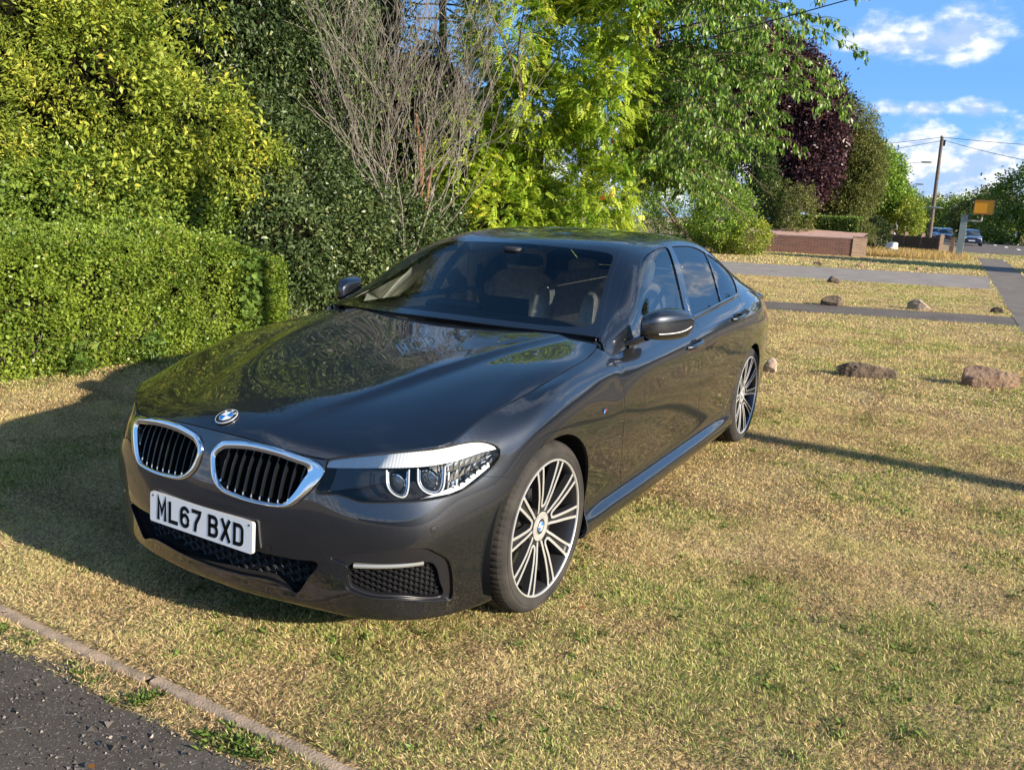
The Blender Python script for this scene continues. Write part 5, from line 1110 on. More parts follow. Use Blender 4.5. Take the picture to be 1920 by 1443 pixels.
o = quads_mesh('grass', np.concatenate(Qs), np.concatenate(Ts), 'grass_blades'); tag(o, kind='stuff')
# broader weed rosettes in the turf and along the edging
Qs = []; Ts = []
def weeds(X, Y, size, nl):
    n = len(X)
    for k in range(nl):
        th = rng.uniform(0, 6.28, n); el = rng.uniform(.2, .9, n); D = np.stack([np.cos(th) * np.cos(el), np.sin(th) * np.cos(el), np.sin(el)], 1); Qs.append(leaves(np.stack([X + rng.normal(0, size * .3, n), Y + rng.normal(0, size * .3, n), np.full(n, .006)], 1), D, size * rng.uniform(.6, 1.2, n), .36, .8)); Ts.append(rng.uniform(0, .99, n))
n = 1400; ang = rng.uniform(YAW - .7, YAW + .7, n); rr = np.sqrt(rng.uniform(1.5 ** 2, 9 ** 2, n)); X = CAM[0] + rr * np.cos(ang); Y = CAM[1] + rr * np.sin(ang); k = ~on_hard(X, Y) & (X < xk(Y) - .05) & (patches(X, Y) > .30) & (Y > -4.4); weeds(X[k], Y[k], .03, 9)
for yc, w_, s_ in ((.15, .05, .024), (.52, .12, .028), (.62, .08, .024), (-.1, .12, .018), (-.55, .2, .02), (1.0, .2, .02), (-.9, .2, .02)):
    n = 20; Y = rng.normal(yc, w_ * .55, n); weeds(xk(Y) + .085 + rng.normal(0, .025, n), Y, s_, 8)
o = quads_mesh('weeds', np.concatenate(Qs), np.concatenate(Ts), 'weed_leaf'); tag(o, kind='stuff')
# fallen leaves
n = 2600; X = rng.uniform(-4.6, 1.1, n); Y = -4.30 + np.abs(rng.normal(0, .16, n)); leafmat('leaf_litter', (.16, .09, .045), (.36, .25, .13), None, .8, .1, .1); th = rng.uniform(0, 6.28, n)
o = quads_mesh('leaf_litter', leaves(np.stack([X, Y, np.full(n, .016)], 1), np.stack([np.cos(th), np.sin(th), rng.normal(0, .3, n)], 1), rng.uniform(.012, .03, n), .6, 2.), rng.random(n), 'leaf_litter'); tag(o, kind='stuff')
n = 5200; Y = rng.uniform(-2, 2.2, n); X = xk(Y) + .13 + np.abs(rng.normal(0, .35, n)); k = X < 3; X, Y = X[k], Y[k]; n = len(X); leafmat('grit_stone', (.10, .085, .07), (.42, .37, .31), None, .85, .2, 0); th = rng.uniform(0, 6.28, n)
o = quads_mesh('grit', leaves(np.stack([X, Y, np.full(n, .0085)], 1), np.stack([np.cos(th), np.sin(th), th * 0 + .1], 1), rng.exponential(.0035, n) + .0025, .9, 1., cup=3.0), rng.random(n) ** 2, 'grit_stone'); tag(o, kind='stuff')
n = 220; ang = rng.uniform(YAW - .7, YAW + .7, n); rr = np.sqrt(rng.uniform(1.6 ** 2, 10 ** 2, n)); X = CAM[0] + rr * np.cos(ang); Y = CAM[1] + rr * np.sin(ang); leafmat('leaf_fallen', (.22, .09, .03), (.40, .24, .08), None, .7, .2, .1)
th = rng.uniform(0, 6.28, n); o = quads_mesh('fallen_leaves', leaves(np.stack([X, Y, np.full(n, .022)], 1), np.stack([np.cos(th), np.sin(th), th * 0 + .12], 1), rng.uniform(.018, .04, n), .6, 3.), rng.random(n), 'leaf_fallen'); tag(o, kind='stuff')
# ---------------------------------------------------------------- stones on the verge
noisy('stone_brown', (.16, .10, .07), (.30, .20, .13), 7, .9, bump=.9, bscale=16, dist=.03)
noisy('stone_dark', (.07, .05, .038), (.16, .12, .085), 9, .95, bump=.9, bscale=18, dist=.03)
noisy('stone_pale', (.42, .34, .26), (.30, .22, .16), 9, .9, bump=.8, bscale=18, dist=.02)
def stone(loc, dims, rz, m, label, seed, cuts=9):
    bm = __import__('bmesh').new(); import bmesh
    bmesh.ops.create_icosphere(bm, subdivisions=4, radius=1); r = np.random.default_rng(seed); N = unit(r.normal(size=(cuts, 3)) * [1, 1, .8]); H = r.uniform(.52, .86, cuts)
    for v in bm.verts:
        p = np.array(v.co)
        for q, h in zip(N, H):
            d = p @ q
            if d > h: p = p - q * (d - h) * .93
        p = p * (1 + .04 * math.sin(9 * p[0] + seed) * math.cos(7 * p[1]) + .02 * math.sin(23 * p[2] + 17 * p[0])); v.co = Vector(p * [dims[0] / 1.5, dims[1] / 1.5, dims[2] / 1.2])
    me = bpy.data.meshes.new('stone'); bm.to_mesh(me); bm.free(); me.materials.append(M(m)); me.polygons.foreach_set('use_smooth', [True] * len(me.polygons)); me.set_sharp_from_angle(angle=R(11)); o = bpy.data.objects.new('stone', me); COL.objects.link(o)
    o.location = (loc[0], loc[1], dims[2] * .32); o.rotation_euler = (0, 0, rz); tag(o, label, 'stone', 'stones set out along the verge')
stone((-6.22, 1.33), (.15, .46, .15), R(20), 'stone_dark', 'dark brown rounded stone lying flat in the middle of the verge right of the car', 3)
stone((-6.60, 2.42), (.20, .50, .19), R(8), 'stone_brown', 'large angular reddish brown stone nearest the right edge of the photo', 8, 7)
stone((-5.80, .47), (.08, .12, .14), R(10), 'stone_pale', 'pale upright stone half hidden behind the rear wheel of the parked car', 5)
stone((-13.75 + .05, -.15), (.20, .36, .17), R(15), 'stone_dark', 'small dark stone on the far side of the narrow dark drive, nearer the car', 11)
stone((-14.45, 1.25), (.20, .34, .17), R(-10), 'stone_pale', 'pale stone on the far side of the narrow dark drive, midway to the footpath', 12)
stone((-15.2, 2.55), (.14, .22, .10), R(0), 'stone_dark', 'smallest stone beside the footpath on the far side of the narrow dark drive', 13)
stone((-19.9, -1.1), (.2, .28, .17), R(0), 'stone_dark', 'dark stone at the near edge of the wide grey side road', 14)
for i, (x, y) in enumerate(((-28.6, -3.0), (-29.3, -1.7), (-29.8, .2))): stone((x, y), (.16, .28, .12), R(30 * i), 'stone_brown', ('stone beyond the wide side road, closest to the yellow bush', 'stone beyond the wide side road in front of the brick wall', 'stone beyond the wide side road, closest to the footpath')[i], 20 + i)
noisy('shade_black', (.016, .013, .008), (.006, .007, .004), 9, 1.0, bump=1.0, bscale=14, dist=.08, Specular_IOR_Level=0)  # near-black colour standing in for the shade between leaves
# ---------------------------------------------------------------- clipped hedge
def hedge_points(n, x0, x1, yf, yb, h, face=.55):
    """points just under the clipped faces: front, top, end"""
    X = rng.uniform(x0, x1, n); k = rng.random(n); P = np.empty((n, 3)); N = np.zeros((n, 3)); f = k < face; t = (k >= face) & (k < .93); e = k >= .93
    P[f] = np.stack([X[f], np.full(f.sum(), yf), rng.uniform(.02, 1, f.sum()) * h(X[f])], 1); N[f] = (0, 1, .15)
    P[t] = np.stack([X[t], rng.uniform(yb, yf, t.sum()), h(X[t])], 1); N[t] = (0, .1, 1); P[e] = np.stack([np.full(e.sum(), x0), rng.uniform(yb, yf, e.sum()), rng.uniform(0, 1, e.sum()) * h(np.full(e.sum(), x0))], 1); N[e] = (-1, .2, 0)
    b = .13 * (vnoise(P[:, 0], P[:, 2] + P[:, 1], 1.7, 9) - .5) + .10 * (vnoise(P[:, 0], P[:, 2] + P[:, 1], 6, 10) - .5); P += N * b[:, None] - N * rng.exponential(.045, n)[:, None] + rng.normal(0, .012, (n, 3))
    r = .25; c_ = (P[:, 1] > yf - r) & (P[:, 2] > h(P[:, 0]) - r); dz = P[:, 2] - (h(P[:, 0]) - r); dy = P[:, 1] - (yf - r); q = np.hypot(dz, dy); k = c_ & (q > r); P[k, 1] = yf - r + dy[k] / q[k] * r; P[k, 2] = h(P[k, 0]) - r + dz[k] / q[k] * r
    c_ = (P[:, 0] < x0 + .3) & (P[:, 1] > yf - .3); dx = x0 + .3 - P[:, 0]; dy = P[:, 1] - (yf - .3); q = np.hypot(dx, dy); k = c_ & (q > .3); P[k, 0] = x0 + .3 - dx[k] / q[k] * .3; P[k, 1] = yf - .3 + dy[k] / q[k] * .3; far_ = rng.random(len(P)) < .035; P[far_] += N[far_] * rng.uniform(.02, .09, (far_.sum(), 1))
    return P, N
hh = lambda x: np.interp(-x, [-3, .9, 2.3, 3.2, 3.7, 4.0], [1.11, 1.13, 1.19, 1.12, .97, .84]) + .03 * np.sin(x * 4.1) + .02 * np.sin(x * 9.3)
t = tree_thing('clipped_hedge', (-1.0, -4.9), 'low clipped bright green hedge beside the parked car with a rounded far end', 'hedge')
P, N = hedge_points(150000, -4.0, 1.2, -4.35, -5.5, hh); D = unit(N + rng.normal(size=P.shape) * .9); tint = np.clip(.5 * vnoise(P[:, 0], P[:, 2] - P[:, 1], 5, 21) + rng.uniform(0, .55, len(P)) - .05, 0, .84); tint[rng.random(len(P)) < .03] = .97
k = (P[:, 2] > .015) & ((vnoise(P[:, 0], P[:, 2] - .6 * P[:, 1], 7.5, 77) < .70) | (rng.random(len(P)) < .30)); parent_keep(quads_mesh('foliage', leaves(P[k], D[k], rng.uniform(.020, .044, k.sum()), .6, .3), tint[k], 'leaf_hedge'), t)
g = MB(); g.box((-4.05, -5.4, .02), (3, -4.58, .92)); o = g.build('shade_core', 'shade_black', None, smooth=False) if False else None
g = MB(); xs_ = np.linspace(-3.72, 1.2, 30); G = np.array([[(x, y, z) for y, z in ((-4.52, .01), (-4.50, .5), (-4.53, float(hh(x)) - .16), (-4.7, float(hh(x)) - .10), (-5.4, float(hh(x)) - .10))] for x in xs_]); G[:, :, 1:] += rng.normal(0, .02, G[:, :, 1:].shape); g.grid(G, 0); G0 = G[0]; g.add(np.r_[G0, [[-3.72, -5.4, 0]]], [tuple(range(6))]); parent_keep(g.build('shade_core', 'shade_black', None), t)  # solid dark core paints the shade within the hedge
g = MB()
for i in range(260):
    x = rng.uniform(-3.8, 1.1); z0 = .0; p = np.array([x, -4.50 + rng.normal(0, .03), z0]); g.tube([p, p + [rng.normal(0, .05), .02, .18], p + [rng.normal(0, .10), .06, .35]], [.006, .005, .003], 4, caps=False)
parent_keep(g.build('stems', 'bark_grey', None), t)
# bramble trailing through the hedge, and low plants at its foot
t = tree_thing('bramble', (-3.4, -4.3), 'broad-leaved bramble growing through the front of the clipped hedge', 'plant')
P = np.stack([-3.35 + rng.normal(0, .10, 260), np.full(260, -4.32) + rng.normal(0, .03, 260), rng.uniform(.1, 1.05, 260)], 1); parent_keep(quads_mesh('foliage', leaves(P, unit(rng.normal(size=P.shape) * .6 + [0, 1, -.3]), rng.uniform(.05, .09, 260), .75, .3), rng.uniform(.3, .99, 260), 'weed_leaf'), t)
for i, (x, y, lb) in enumerate(((-1.35, -4.2, 'leafy weed at the foot of the hedge nearest the left edge'), (-2.05, -4.22, 'tall leafy weed at the foot of the hedge behind the bonnet'))):
    t = tree_thing('weed', (x, y), lb, 'plant'); P = np.array([x, y, 0]) + np.stack([rng.normal(0, .06, 90), rng.normal(0, .04, 90), rng.uniform(0, .26, 90)], 1); parent_keep(quads_mesh('leaves', leaves(P, unit(rng.normal(size=P.shape) * .7 + [0, .5, .8]), rng.uniform(.05, .10, 90), .35, .3), rng.random(90), 'weed_leaf'), t)
# ---------------------------------------------------------------- shrubs and trees behind the hedge
def shrub(name, label, cat, base, lobes, m, nclump, nleaf, csize, lsize, group=None, trunk=None, core=0, **kw):
    t = tree_thing(name, base, label, cat, group)
    if core:       # near-black solid lobes, painted shade deep inside the crown
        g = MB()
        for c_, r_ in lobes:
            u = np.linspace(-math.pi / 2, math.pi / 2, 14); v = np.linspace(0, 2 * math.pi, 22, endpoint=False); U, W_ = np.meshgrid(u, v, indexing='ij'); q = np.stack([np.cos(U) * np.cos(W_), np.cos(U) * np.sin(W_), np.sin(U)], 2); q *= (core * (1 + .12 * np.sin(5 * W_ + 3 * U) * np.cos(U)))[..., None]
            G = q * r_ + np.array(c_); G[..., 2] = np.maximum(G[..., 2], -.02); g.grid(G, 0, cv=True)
        parent_keep(g.build('shade_core', 'shade_black', None), t)
    o = crown('crown', m, lobes, nclump, nleaf, csize, lsize, **kw); parent_keep(o, t)
    if trunk:
        g = MB(); r, h, nb, bk = trunk
        for i in range(nb): branches(g, (base[0] + rng.normal(0, .1), base[1] + rng.normal(0, .1), 0), (rng.normal(0, .22), rng.normal(0, .22), 1), h, r, 2, .6, .2, 3, 6, 0)
        parent_keep(g.build('trunk', bk, None), t)
    return t
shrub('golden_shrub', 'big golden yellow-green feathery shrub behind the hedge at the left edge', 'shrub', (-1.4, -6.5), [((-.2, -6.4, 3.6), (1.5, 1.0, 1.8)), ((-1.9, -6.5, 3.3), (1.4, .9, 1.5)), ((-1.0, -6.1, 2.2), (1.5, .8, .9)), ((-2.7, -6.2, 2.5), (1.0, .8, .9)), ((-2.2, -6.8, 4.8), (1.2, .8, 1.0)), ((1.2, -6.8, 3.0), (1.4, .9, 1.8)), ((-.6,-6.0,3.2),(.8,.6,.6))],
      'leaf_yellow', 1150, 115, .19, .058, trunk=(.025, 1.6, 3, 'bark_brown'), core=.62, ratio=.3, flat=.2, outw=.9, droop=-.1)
shrub('yellow_privet', 'yellow-leaved broad shrub arching over the middle of the hedge', 'shrub', (-3.6, -5.9), [((-2.9, -6.0, 2.7), (.9, .7, 1.0)), ((-3.7, -5.9, 2.3), (.9, .6, .75)), ((-4.4, -5.7, 1.9), (.7, .5, .5)), ((-3.1, -5.9, 1.7), (.9, .5, .5)), ((-2.9,-6.2,3.9),(.7,.6,.8))],
      'leaf_yellow', 520, 70, .19, .075, trunk=(.014, .9, 5, 'bark_grey'), ratio=.42, flat=.5, outw=.7, droop=.1)
shrub('young_ash', 'thin young tree with pale trunk and sparse yellow leaves above the dark gap', 'tree', (-4.45, -6.3), [((-4.4, -6.2, 4.2), (.7, .5, .9)), ((-4.2, -6.2, 3.3), (.35, .3, .3))], 'leaf_yellow', 130, 12, .16, .085, trunk=(.035, 2.6, 1, 'bark_grey'), ratio=.35, flat=.4)
shrub('holly_bush', 'mid green bush with small leaves directly behind the low hedge at left', 'shrub', (-1.8, -6.0), [((-1.0, -6.0, 1.25), (1.3, .6, .75)), ((-2.6, -6.0, 1.35), (1.2, .55, .65)), ((.6, -6.0, 1.5), (1.2, .6, .7)), ((-3.6, -5.95, 1.2), (1.0, .5, .6))],
      'leaf_mid', 1100, 66, .19, .050, ratio=.55, outw=.6)
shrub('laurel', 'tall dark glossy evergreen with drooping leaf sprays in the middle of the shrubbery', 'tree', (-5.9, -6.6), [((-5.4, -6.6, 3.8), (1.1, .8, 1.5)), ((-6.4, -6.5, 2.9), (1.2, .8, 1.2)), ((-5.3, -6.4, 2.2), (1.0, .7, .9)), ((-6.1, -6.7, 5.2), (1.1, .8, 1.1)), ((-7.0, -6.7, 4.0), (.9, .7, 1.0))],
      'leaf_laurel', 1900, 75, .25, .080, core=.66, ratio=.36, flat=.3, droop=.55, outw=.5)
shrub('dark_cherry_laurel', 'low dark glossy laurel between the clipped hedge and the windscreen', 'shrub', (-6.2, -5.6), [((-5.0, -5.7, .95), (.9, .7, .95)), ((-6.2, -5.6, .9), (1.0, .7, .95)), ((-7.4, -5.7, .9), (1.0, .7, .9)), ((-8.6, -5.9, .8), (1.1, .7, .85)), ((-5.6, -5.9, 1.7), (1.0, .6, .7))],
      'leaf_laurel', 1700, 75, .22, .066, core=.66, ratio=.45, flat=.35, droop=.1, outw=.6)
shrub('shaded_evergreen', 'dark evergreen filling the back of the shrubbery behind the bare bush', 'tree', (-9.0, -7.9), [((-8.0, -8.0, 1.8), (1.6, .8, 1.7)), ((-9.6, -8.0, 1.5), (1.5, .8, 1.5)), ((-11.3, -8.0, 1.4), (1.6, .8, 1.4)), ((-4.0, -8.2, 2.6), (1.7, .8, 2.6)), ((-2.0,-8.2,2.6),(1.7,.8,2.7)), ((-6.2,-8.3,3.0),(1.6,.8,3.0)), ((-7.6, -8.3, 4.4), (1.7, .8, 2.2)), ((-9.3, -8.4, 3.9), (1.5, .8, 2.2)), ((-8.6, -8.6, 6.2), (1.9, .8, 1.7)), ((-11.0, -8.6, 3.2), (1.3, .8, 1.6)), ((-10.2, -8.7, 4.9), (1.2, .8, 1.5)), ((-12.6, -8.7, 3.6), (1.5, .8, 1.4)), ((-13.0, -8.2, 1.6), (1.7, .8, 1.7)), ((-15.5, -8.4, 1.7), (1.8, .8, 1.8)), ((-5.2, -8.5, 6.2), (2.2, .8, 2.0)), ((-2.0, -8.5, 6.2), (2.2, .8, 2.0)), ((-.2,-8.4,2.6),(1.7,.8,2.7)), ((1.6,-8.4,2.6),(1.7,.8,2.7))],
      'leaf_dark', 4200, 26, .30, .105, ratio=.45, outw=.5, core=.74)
# bare, twiggy bush with a reddish stem
t = tree_thing('bare_bush', (-7.6, -5.5), 'leafless twiggy grey bush with a reddish brown stem behind the car', 'bush'); g = MB()
for i in range(11): branches(g, (-7.6 + rng.normal(0, .12), -5.5 + rng.normal(0, .12), 0), (rng.normal(0, .36), rng.normal(0, .25), 1), 1.9, .020, 4, .60, .26, 3, 6, 0, .0030, .17, 5, .74)
for i in range(5): branches(g, (-7.3 + rng.normal(0, .5), -5.4 + rng.normal(0, .15), .8), (rng.normal(0.2, .4), .25, .9), 1.1, .014, 3, .6, .35, 3, 6, 0, .004, .18, 4, .8)
parent_keep(g.build('twigs', 'bark_grey', None), t); g = MB(); branches(g, (-7.62, -5.45, 0), (-.03, .02, 1), 1.7, .06, 1, .3, .3, 3, 9, 0, .02, .05, 9); branches(g, (-8.0, -5.7, 0), (.05, .0, 1), 1.5, .04, 1, .3, .3, 3, 9, 0, .02, .05, 9); parent_keep(g.build('stem', 'bark_red', None), t)
parent_keep(crown('sparse_leaves', 'leaf_mid', [((-7.6, -5.5, 2.6), (1.5, .7, 1.9))], 340, 7, .12, .05, ratio=.5, shell=(.3, 1.05)), t)
# conifer with open black limbs between the bare bush and the rowan
t = tree_thing('open_conifer', (-10.2, -6.9), 'sparse dark conifer whose black branches show sky behind the bare bush', 'tree'); g = MB(); tips = []
branches(g, (-10.2, -6.9, 0), (0, 0, 1), 6.0, .11, 0, .1, .1, 1, 8, 0, .05, .03, 8)
for z in np.arange(1.2, 6, .24):
    for k in range(3): a = rng.uniform(0, 6.28); L = 1.5 * (1 - z / 9); tips += branches(g, (-10.2, -6.9, z), (math.cos(a), math.sin(a), -.05), L, .02, 2, .5, -.05, 3, 5, 0, .005, .1, 4, .5)
parent_keep(g.build('trunk', 'bark_brown', None), t); C = np.array([p for p, _ in tips]); k = np.repeat(np.arange(len(C)), 16); P = C[k] + rng.normal(size=(len(k), 3)) * .09; parent_keep(quads_mesh('crown', leaves(P, unit(rng.normal(size=P.shape) + [0, 0, -.5]), .07, .2), rng.random(len(P)), 'leaf_dark'), t)
# rowan with pinnate leaves and red berries
RL = [((-10.2, -5.3, 4.6), (1.1, .9, 1.3)), ((-11.2, -4.8, 4.2), (1.1, .9, 1.3)), ((-10.4, -5.0, 3.2), (.9, .8, .8)), ((-11.0, -4.7, 2.3), (.85, .75, .8)), ((-10.6, -5.0, 1.6), (.8, .7, .6)), ((-11.6, -4.2, 3.1), (.9, .8, .8)), ((-9.9, -5.4, 5.9), (1.0, .9, .8)), ((-11.3, -4.7, 5.8), (1.1, .9, .8)), ((-10.4, -3.6, 1.9), (.6, .6, .55)), ((-10.0, -5.2, 1.3), (1.1, .8, .8)), ((-10.6, -3.9, 1.2), (.9, .7, .75)), ((-9.7, -5.9, 2.4), (.7, .6, .9)), ((-10.6, -3.7, 3.6), (.8, .7, .9)), ((-10.6, -3.6, 5.2), (.8, .7, 1.))]
t = shrub('rowan_tree', 'rowan with bright yellow-green feathered leaves and red berries above the car roof', 'tree', (-10.7, -5.0), RL, 'leaf_rowan', 1700, 15, .26, .18, trunk=(.05, 2.4, 3, 'bark_brown'), pin=5, outw=.9, droop=-.1, flat=.9)
g = MB(); C, N = lobes_points(RL, 46, (.9, 1.05)); toc = unit(CAM - C); C = C[(N * toc).sum(1) > .1][:12]
for c in C:
    g = MB(); g.tube([c + [0, 0, .06], c, c - [0, 0, .05]], .004, 4)
    for i in range(22): p = c + rng.normal(size=3) * [.02, .02, .013]; g.lathe([(.0001, .008), (.006, .005), (.008, 0), (.006, -.005), (.0001, -.008)], 6, axis='z'); g.V[-1] = g.V[-1] + p
    parent_keep(g.build('berry_cluster', 'berry', None), t)
# drooping cherry on the right
CT = np.array(polar(200, 16.6)); t = tree_thing('cherry_tree', (CT[0], CT[1]), 'tree with long drooping leaves whose branches arch out over the car towards the right', 'tree'); g = MB(); Qs = []; Ts = []
branches(g, (CT[0], CT[1], 0), (.05, .05, 1), 5.0, .10, 0, .1, .1, 1, 8, 0, .08, .04, 9)
for i in range(130):
    a = rng.uniform(.5, 3.4); h0 = rng.uniform(2.5, 6.4); L = rng.uniform(1.5, 3.0) * np.interp(h0, [1.7, 3.0, 4.0, 6.2], [.5, .8, 1.1, 1.15]); p = np.array([CT[0] + .05, CT[1], h0 - .35]); dirn = np.array([math.cos(a), math.sin(a), .50]); pts = [p]; d = unit(dirn)
    for s in range(14): d = unit(d + np.array([0, 0, -.075]) + rng.normal(0, .05, 3)); pts.append(pts[-1] + d * L / 10)
    pts = np.array(pts); g.tube(pts, np.linspace(.022, .004, 15), 5, caps=False); 
    for j in range(3, 15):
        for s in range(2):
            sd = unit(rng.normal(size=3) * [1, 1, .4] + d * .8); q = [pts[j], pts[j] + sd * .16 + [0, 0, .02], pts[j] + sd * .33 - [0, 0, .03]]; g.tube(q, [.005, .004, .0025], 3, caps=False)
            for w_ in range(13):
                f = rng.random(); pp = np.array(q[0]) * (1 - f) + np.array(q[2]) * f + rng.normal(0, .02, 3); Qs.append((pp, unit(sd * .35 + rng.normal(0, .25, 3) + [0, 0, -.95])))
P = np.array([q[0] for q in Qs]); D = np.array([q[1] for q in Qs]); k = P[:, 2] > np.interp(P[:, 1], [-4.2, -3.0, -2.2, -1.0], [1.1, 1.7, 2.2, 2.75]) + rng.normal(0, .12, len(P)); P, D = P[k], D[k]; parent_keep(quads_mesh('crown', leaves(P, D, .115 * rng.uniform(.65, 1.15, len(P)), .40, .0), np.clip(rng.uniform(0, 1, len(P)) ** 1.2, 0, .999), 'leaf_cherry'), t); parent_keep(g.build('trunk', 'bark_brown', None), t)
# bushes and trees further on
shrub('rounded_bush', 'rounded bright green bush just left of the brick wall', 'bush', (-32.5, -8.6), [((-33.0, -9.6, 2.3), (1.9, 2.0, 2.0)), ((-33.2, -7.9, 1.6), (1.6, 1.3, 1.5)), ((-33.0, -10.6, 3.0), (1.7, 1.7, 1.5))], 'leaf_green', 1500, 26, .30, .12, trunk=(.08, 1.5, 3, 'bark_brown'), ratio=.5)
shrub('yellow_bush', 'low yellow-green bush at the foot of the rounded bush next to the wall', 'bush', (-33.2, -6.9), [((-33.2, -6.7, .75), (.9, .9, .8)), ((-33.0, -7.6, .55), (.8, .9, .6))], 'leaf_yellow', 420, 22, .2, .10, ratio=.5)
shrub('shaded_bush', 'dark bush under the cherry branches beside the rounded bush', 'bush', (-30, -12.5), [((-30, -11.8, 1.6), (2, 1.6, 1.7)), ((-28, -13, 1.5), (2, 1.8, 1.6)), ((-24.5, -13.5, 1.8), (2, 2, 2.0)), ((-20.5, -12, 2.0), (2, 2, 2.2)), ((-17,-11,2.2),(2,1.6,2.4))], 'leaf_mid', 1300, 20, .34, .13, ratio=.5)
def big(name, label, base, lobes, m, nc, nl, cs, ls, grp=None, **kw): return shrub(name, label, 'tree', base, lobes, m, nc, nl, cs, ls, group=grp, trunk=(.16, lobes[0][0][2] * .22, 1, 'bark_brown'), **kw)
big('copper_beech', 'tall purple-leaved beech rising over the green trees', (-52.5, -9.6), [((-52.5, -10.2, 9.4), (2.6, 2.6, 3.0)), ((-52.5, -8.2, 7.4), (2.3, 2.0, 3.0)), ((-52.2, -9.2, 5.0), (2.6, 2.8, 2.8)), ((-52.5, -12.2, 11.0), (2.4, 2.4, 2.6)), ((-52.5, -13.4, 8), (2.6, 2.6, 3))], 'leaf_beech', 5200, 24, .50, .24, core=.6)
for i, (x, y, h, r, lb) in enumerate(((-44.5, -11.5, 5.8, 1.5, 'dark green conifer in front of the purple beech, left one of two'), (-44.5, -9.1, 5.2, 1.4, 'dark green conifer in front of the purple beech, right one of two'))):
    L = [((x, y, h * f), (r * (1.05 - f) + .3, r * (1.05 - f) + .3, h * .17)) for f in (.12, .3, .48, .66, .82, .93)]; big('garden_conifer', lb, (x, y), L, 'leaf_conifer', 1900, 24, .3, .15, 'conifers in front of the beech', ratio=.3)
shrub('bronze_shrub', 'brownish green spiky shrub between the conifers and the low trimmed hedge', 'shrub', (-44, -7.0), [((-44, -6.9, 1.9), (1.0, 1.0, 1.5)), ((-44.5, -8.2, 2.1), (1.0, 1.2, 1.7))], 'leaf_olive', 420, 20, .3, .14)
big('willow_tree', 'olive green fine-leaved tree right of the purple beech', (-56.5, -6.0), [((-56.2, -6.9, 7.0), (1.9, 1.9, 2.3)), ((-56.0, -5.8, 5.0), (1.9, 1.6, 2.4)), ((-55.8, -6.6, 3.2), (2.0, 2.2, 2.0)), ((-56.3, -8.0, 5.0), (2, 2, 3))], 'leaf_olive', 3600, 26, .42, .19, ratio=.3, droop=.5, core=.55)
big('maple_tree', 'bright green broad tree right of the olive tree, nearest the telegraph pole', (-62, -5.6), [((-61.5, -5.6, 4.9), (2.1, 2.0, 2.0)), ((-61.0, -4.5, 3.3), (1.8, 1.6, 1.5)), ((-61.2, -6.6, 3.2), (2.1, 2.0, 1.9))], 'leaf_green', 2600, 26, .42, .21, core=.6)
shrub('yellow_tree', 'small drooping yellow-green tree above the fence', 'tree', (-61, -2.9), [((-60.5, -3.1, 2.6), (1.3, 1.1, .9)), ((-60.4, -2.5, 1.8), (.9, .8, .8))], 'leaf_yellow', 420, 20, .3, .16, droop=.6, trunk=(.1, 1.4, 1, 'bark_brown'))
shrub('round_dark_shrub', 'small dark rounded shrub left of the fence', 'shrub', (-52.5, -3.8), [((-52.5, -3.8, .95), (.75, .75, .95))], 'leaf_dark', 320, 20, .22, .12)
shrub('grey_lavender', 'grey-green spiky shrub behind the pale brick pier', 'shrub', (-47.5, -4.4), [((-47.5, -4.5, 1.0), (.8, 1.2, .8))], 'leaf_olive', 300, 18, .24, .16, ratio=.14, droop=-1.2, flat=0.)
t = tree_thing('trimmed_hedge', (-45.5, -5.6), 'distant low trimmed hedge above the pink drive behind the brick wall', 'hedge'); n = 26000; X = rng.uniform(-46.5, -44.8, n); Y = rng.uniform(-7.6, -3.9, n); Z = rng.uniform(1.0, 1.85, n); k = (Z > 1.72) | (X > -45.0); P = np.stack([X, Y, Z], 1)[k]; parent_keep(quads_mesh('foliage', leaves(P, unit(rng.normal(size=P.shape)), .11, .6), rng.random(len(P)) * .7, 'leaf_mid'), t)
g = MB(); g.box((-46.4, -7.5, .2), (-45.05, -4.0, 1.70)); parent_keep(g.build('shade_core', 'shade_black', None, smooth=False), t)  # dark box inside the leaves, its colour stands for shade
# more distant trees
for i, (u, d, h, w_, m, lb) in enumerate(((770, 150, 6.0, 5, 'leaf_mid', 'far tree left of the telegraph pole'), (700, 135, 5.0, 4, 'leaf_olive', 'far olive tree furthest left along the road'), (840, 140, 6.2, 5.0, 'leaf_mid', 'far dark tree between the pole and the orange box'), (893, 120, 6.6, 4.6, 'leaf_olive', 'broad tree behind the orange box'), (955, 105, 8.4, 5.2, 'leaf_mid', 'large dark green tree at the right edge beyond the road'), (1060, 105, 12, 7, 'leaf_mid', 'tall dark tree just outside the right edge'), (735, 175, 8, 5, 'leaf_mid', 'small far tree behind the street lamps'), (800, 175, 7.5, 6, 'leaf_olive', 'furthest tree at the end of the road'))):
    x, y = polar(u, d); L = [((x, y, h * .62), (w_ * .62, w_ * .62, h * .36)), ((x, y + w_ * .5, h * .45), (w_ * .5, w_ * .5, h * .36)), ((x, y - w_ * .5, h * .42), (w_ * .5, w_ * .5, h * .36)), ((x, y, h * .22), (w_ * .8, w_ * .8, h * .24))]
    big('roadside_tree', lb, (x, y), L, m, 750, 18, .8, .42, 'trees at the far end of the road')
x, y = -35.0, 9.2
big('oak_tree', 'tree across the road, seen only as a reflection in the car windows', (x, y), [((x, y, 3.4), (1.7, 1.7, 1.3)), ((x + 1.2, y + 1, 2.8), (1.2, 1.2, 1.0)), ((x - 1.0, y - 1.0, 2.9), (1.1, 1.1, .9)), ((x, y - 1.2, 4.4), (.9, .9, .8)), ((x, y + 1.0, 4.8), (.8, .8, .7))], 'leaf_dark', 700, 22, .5, .26, cull=False)
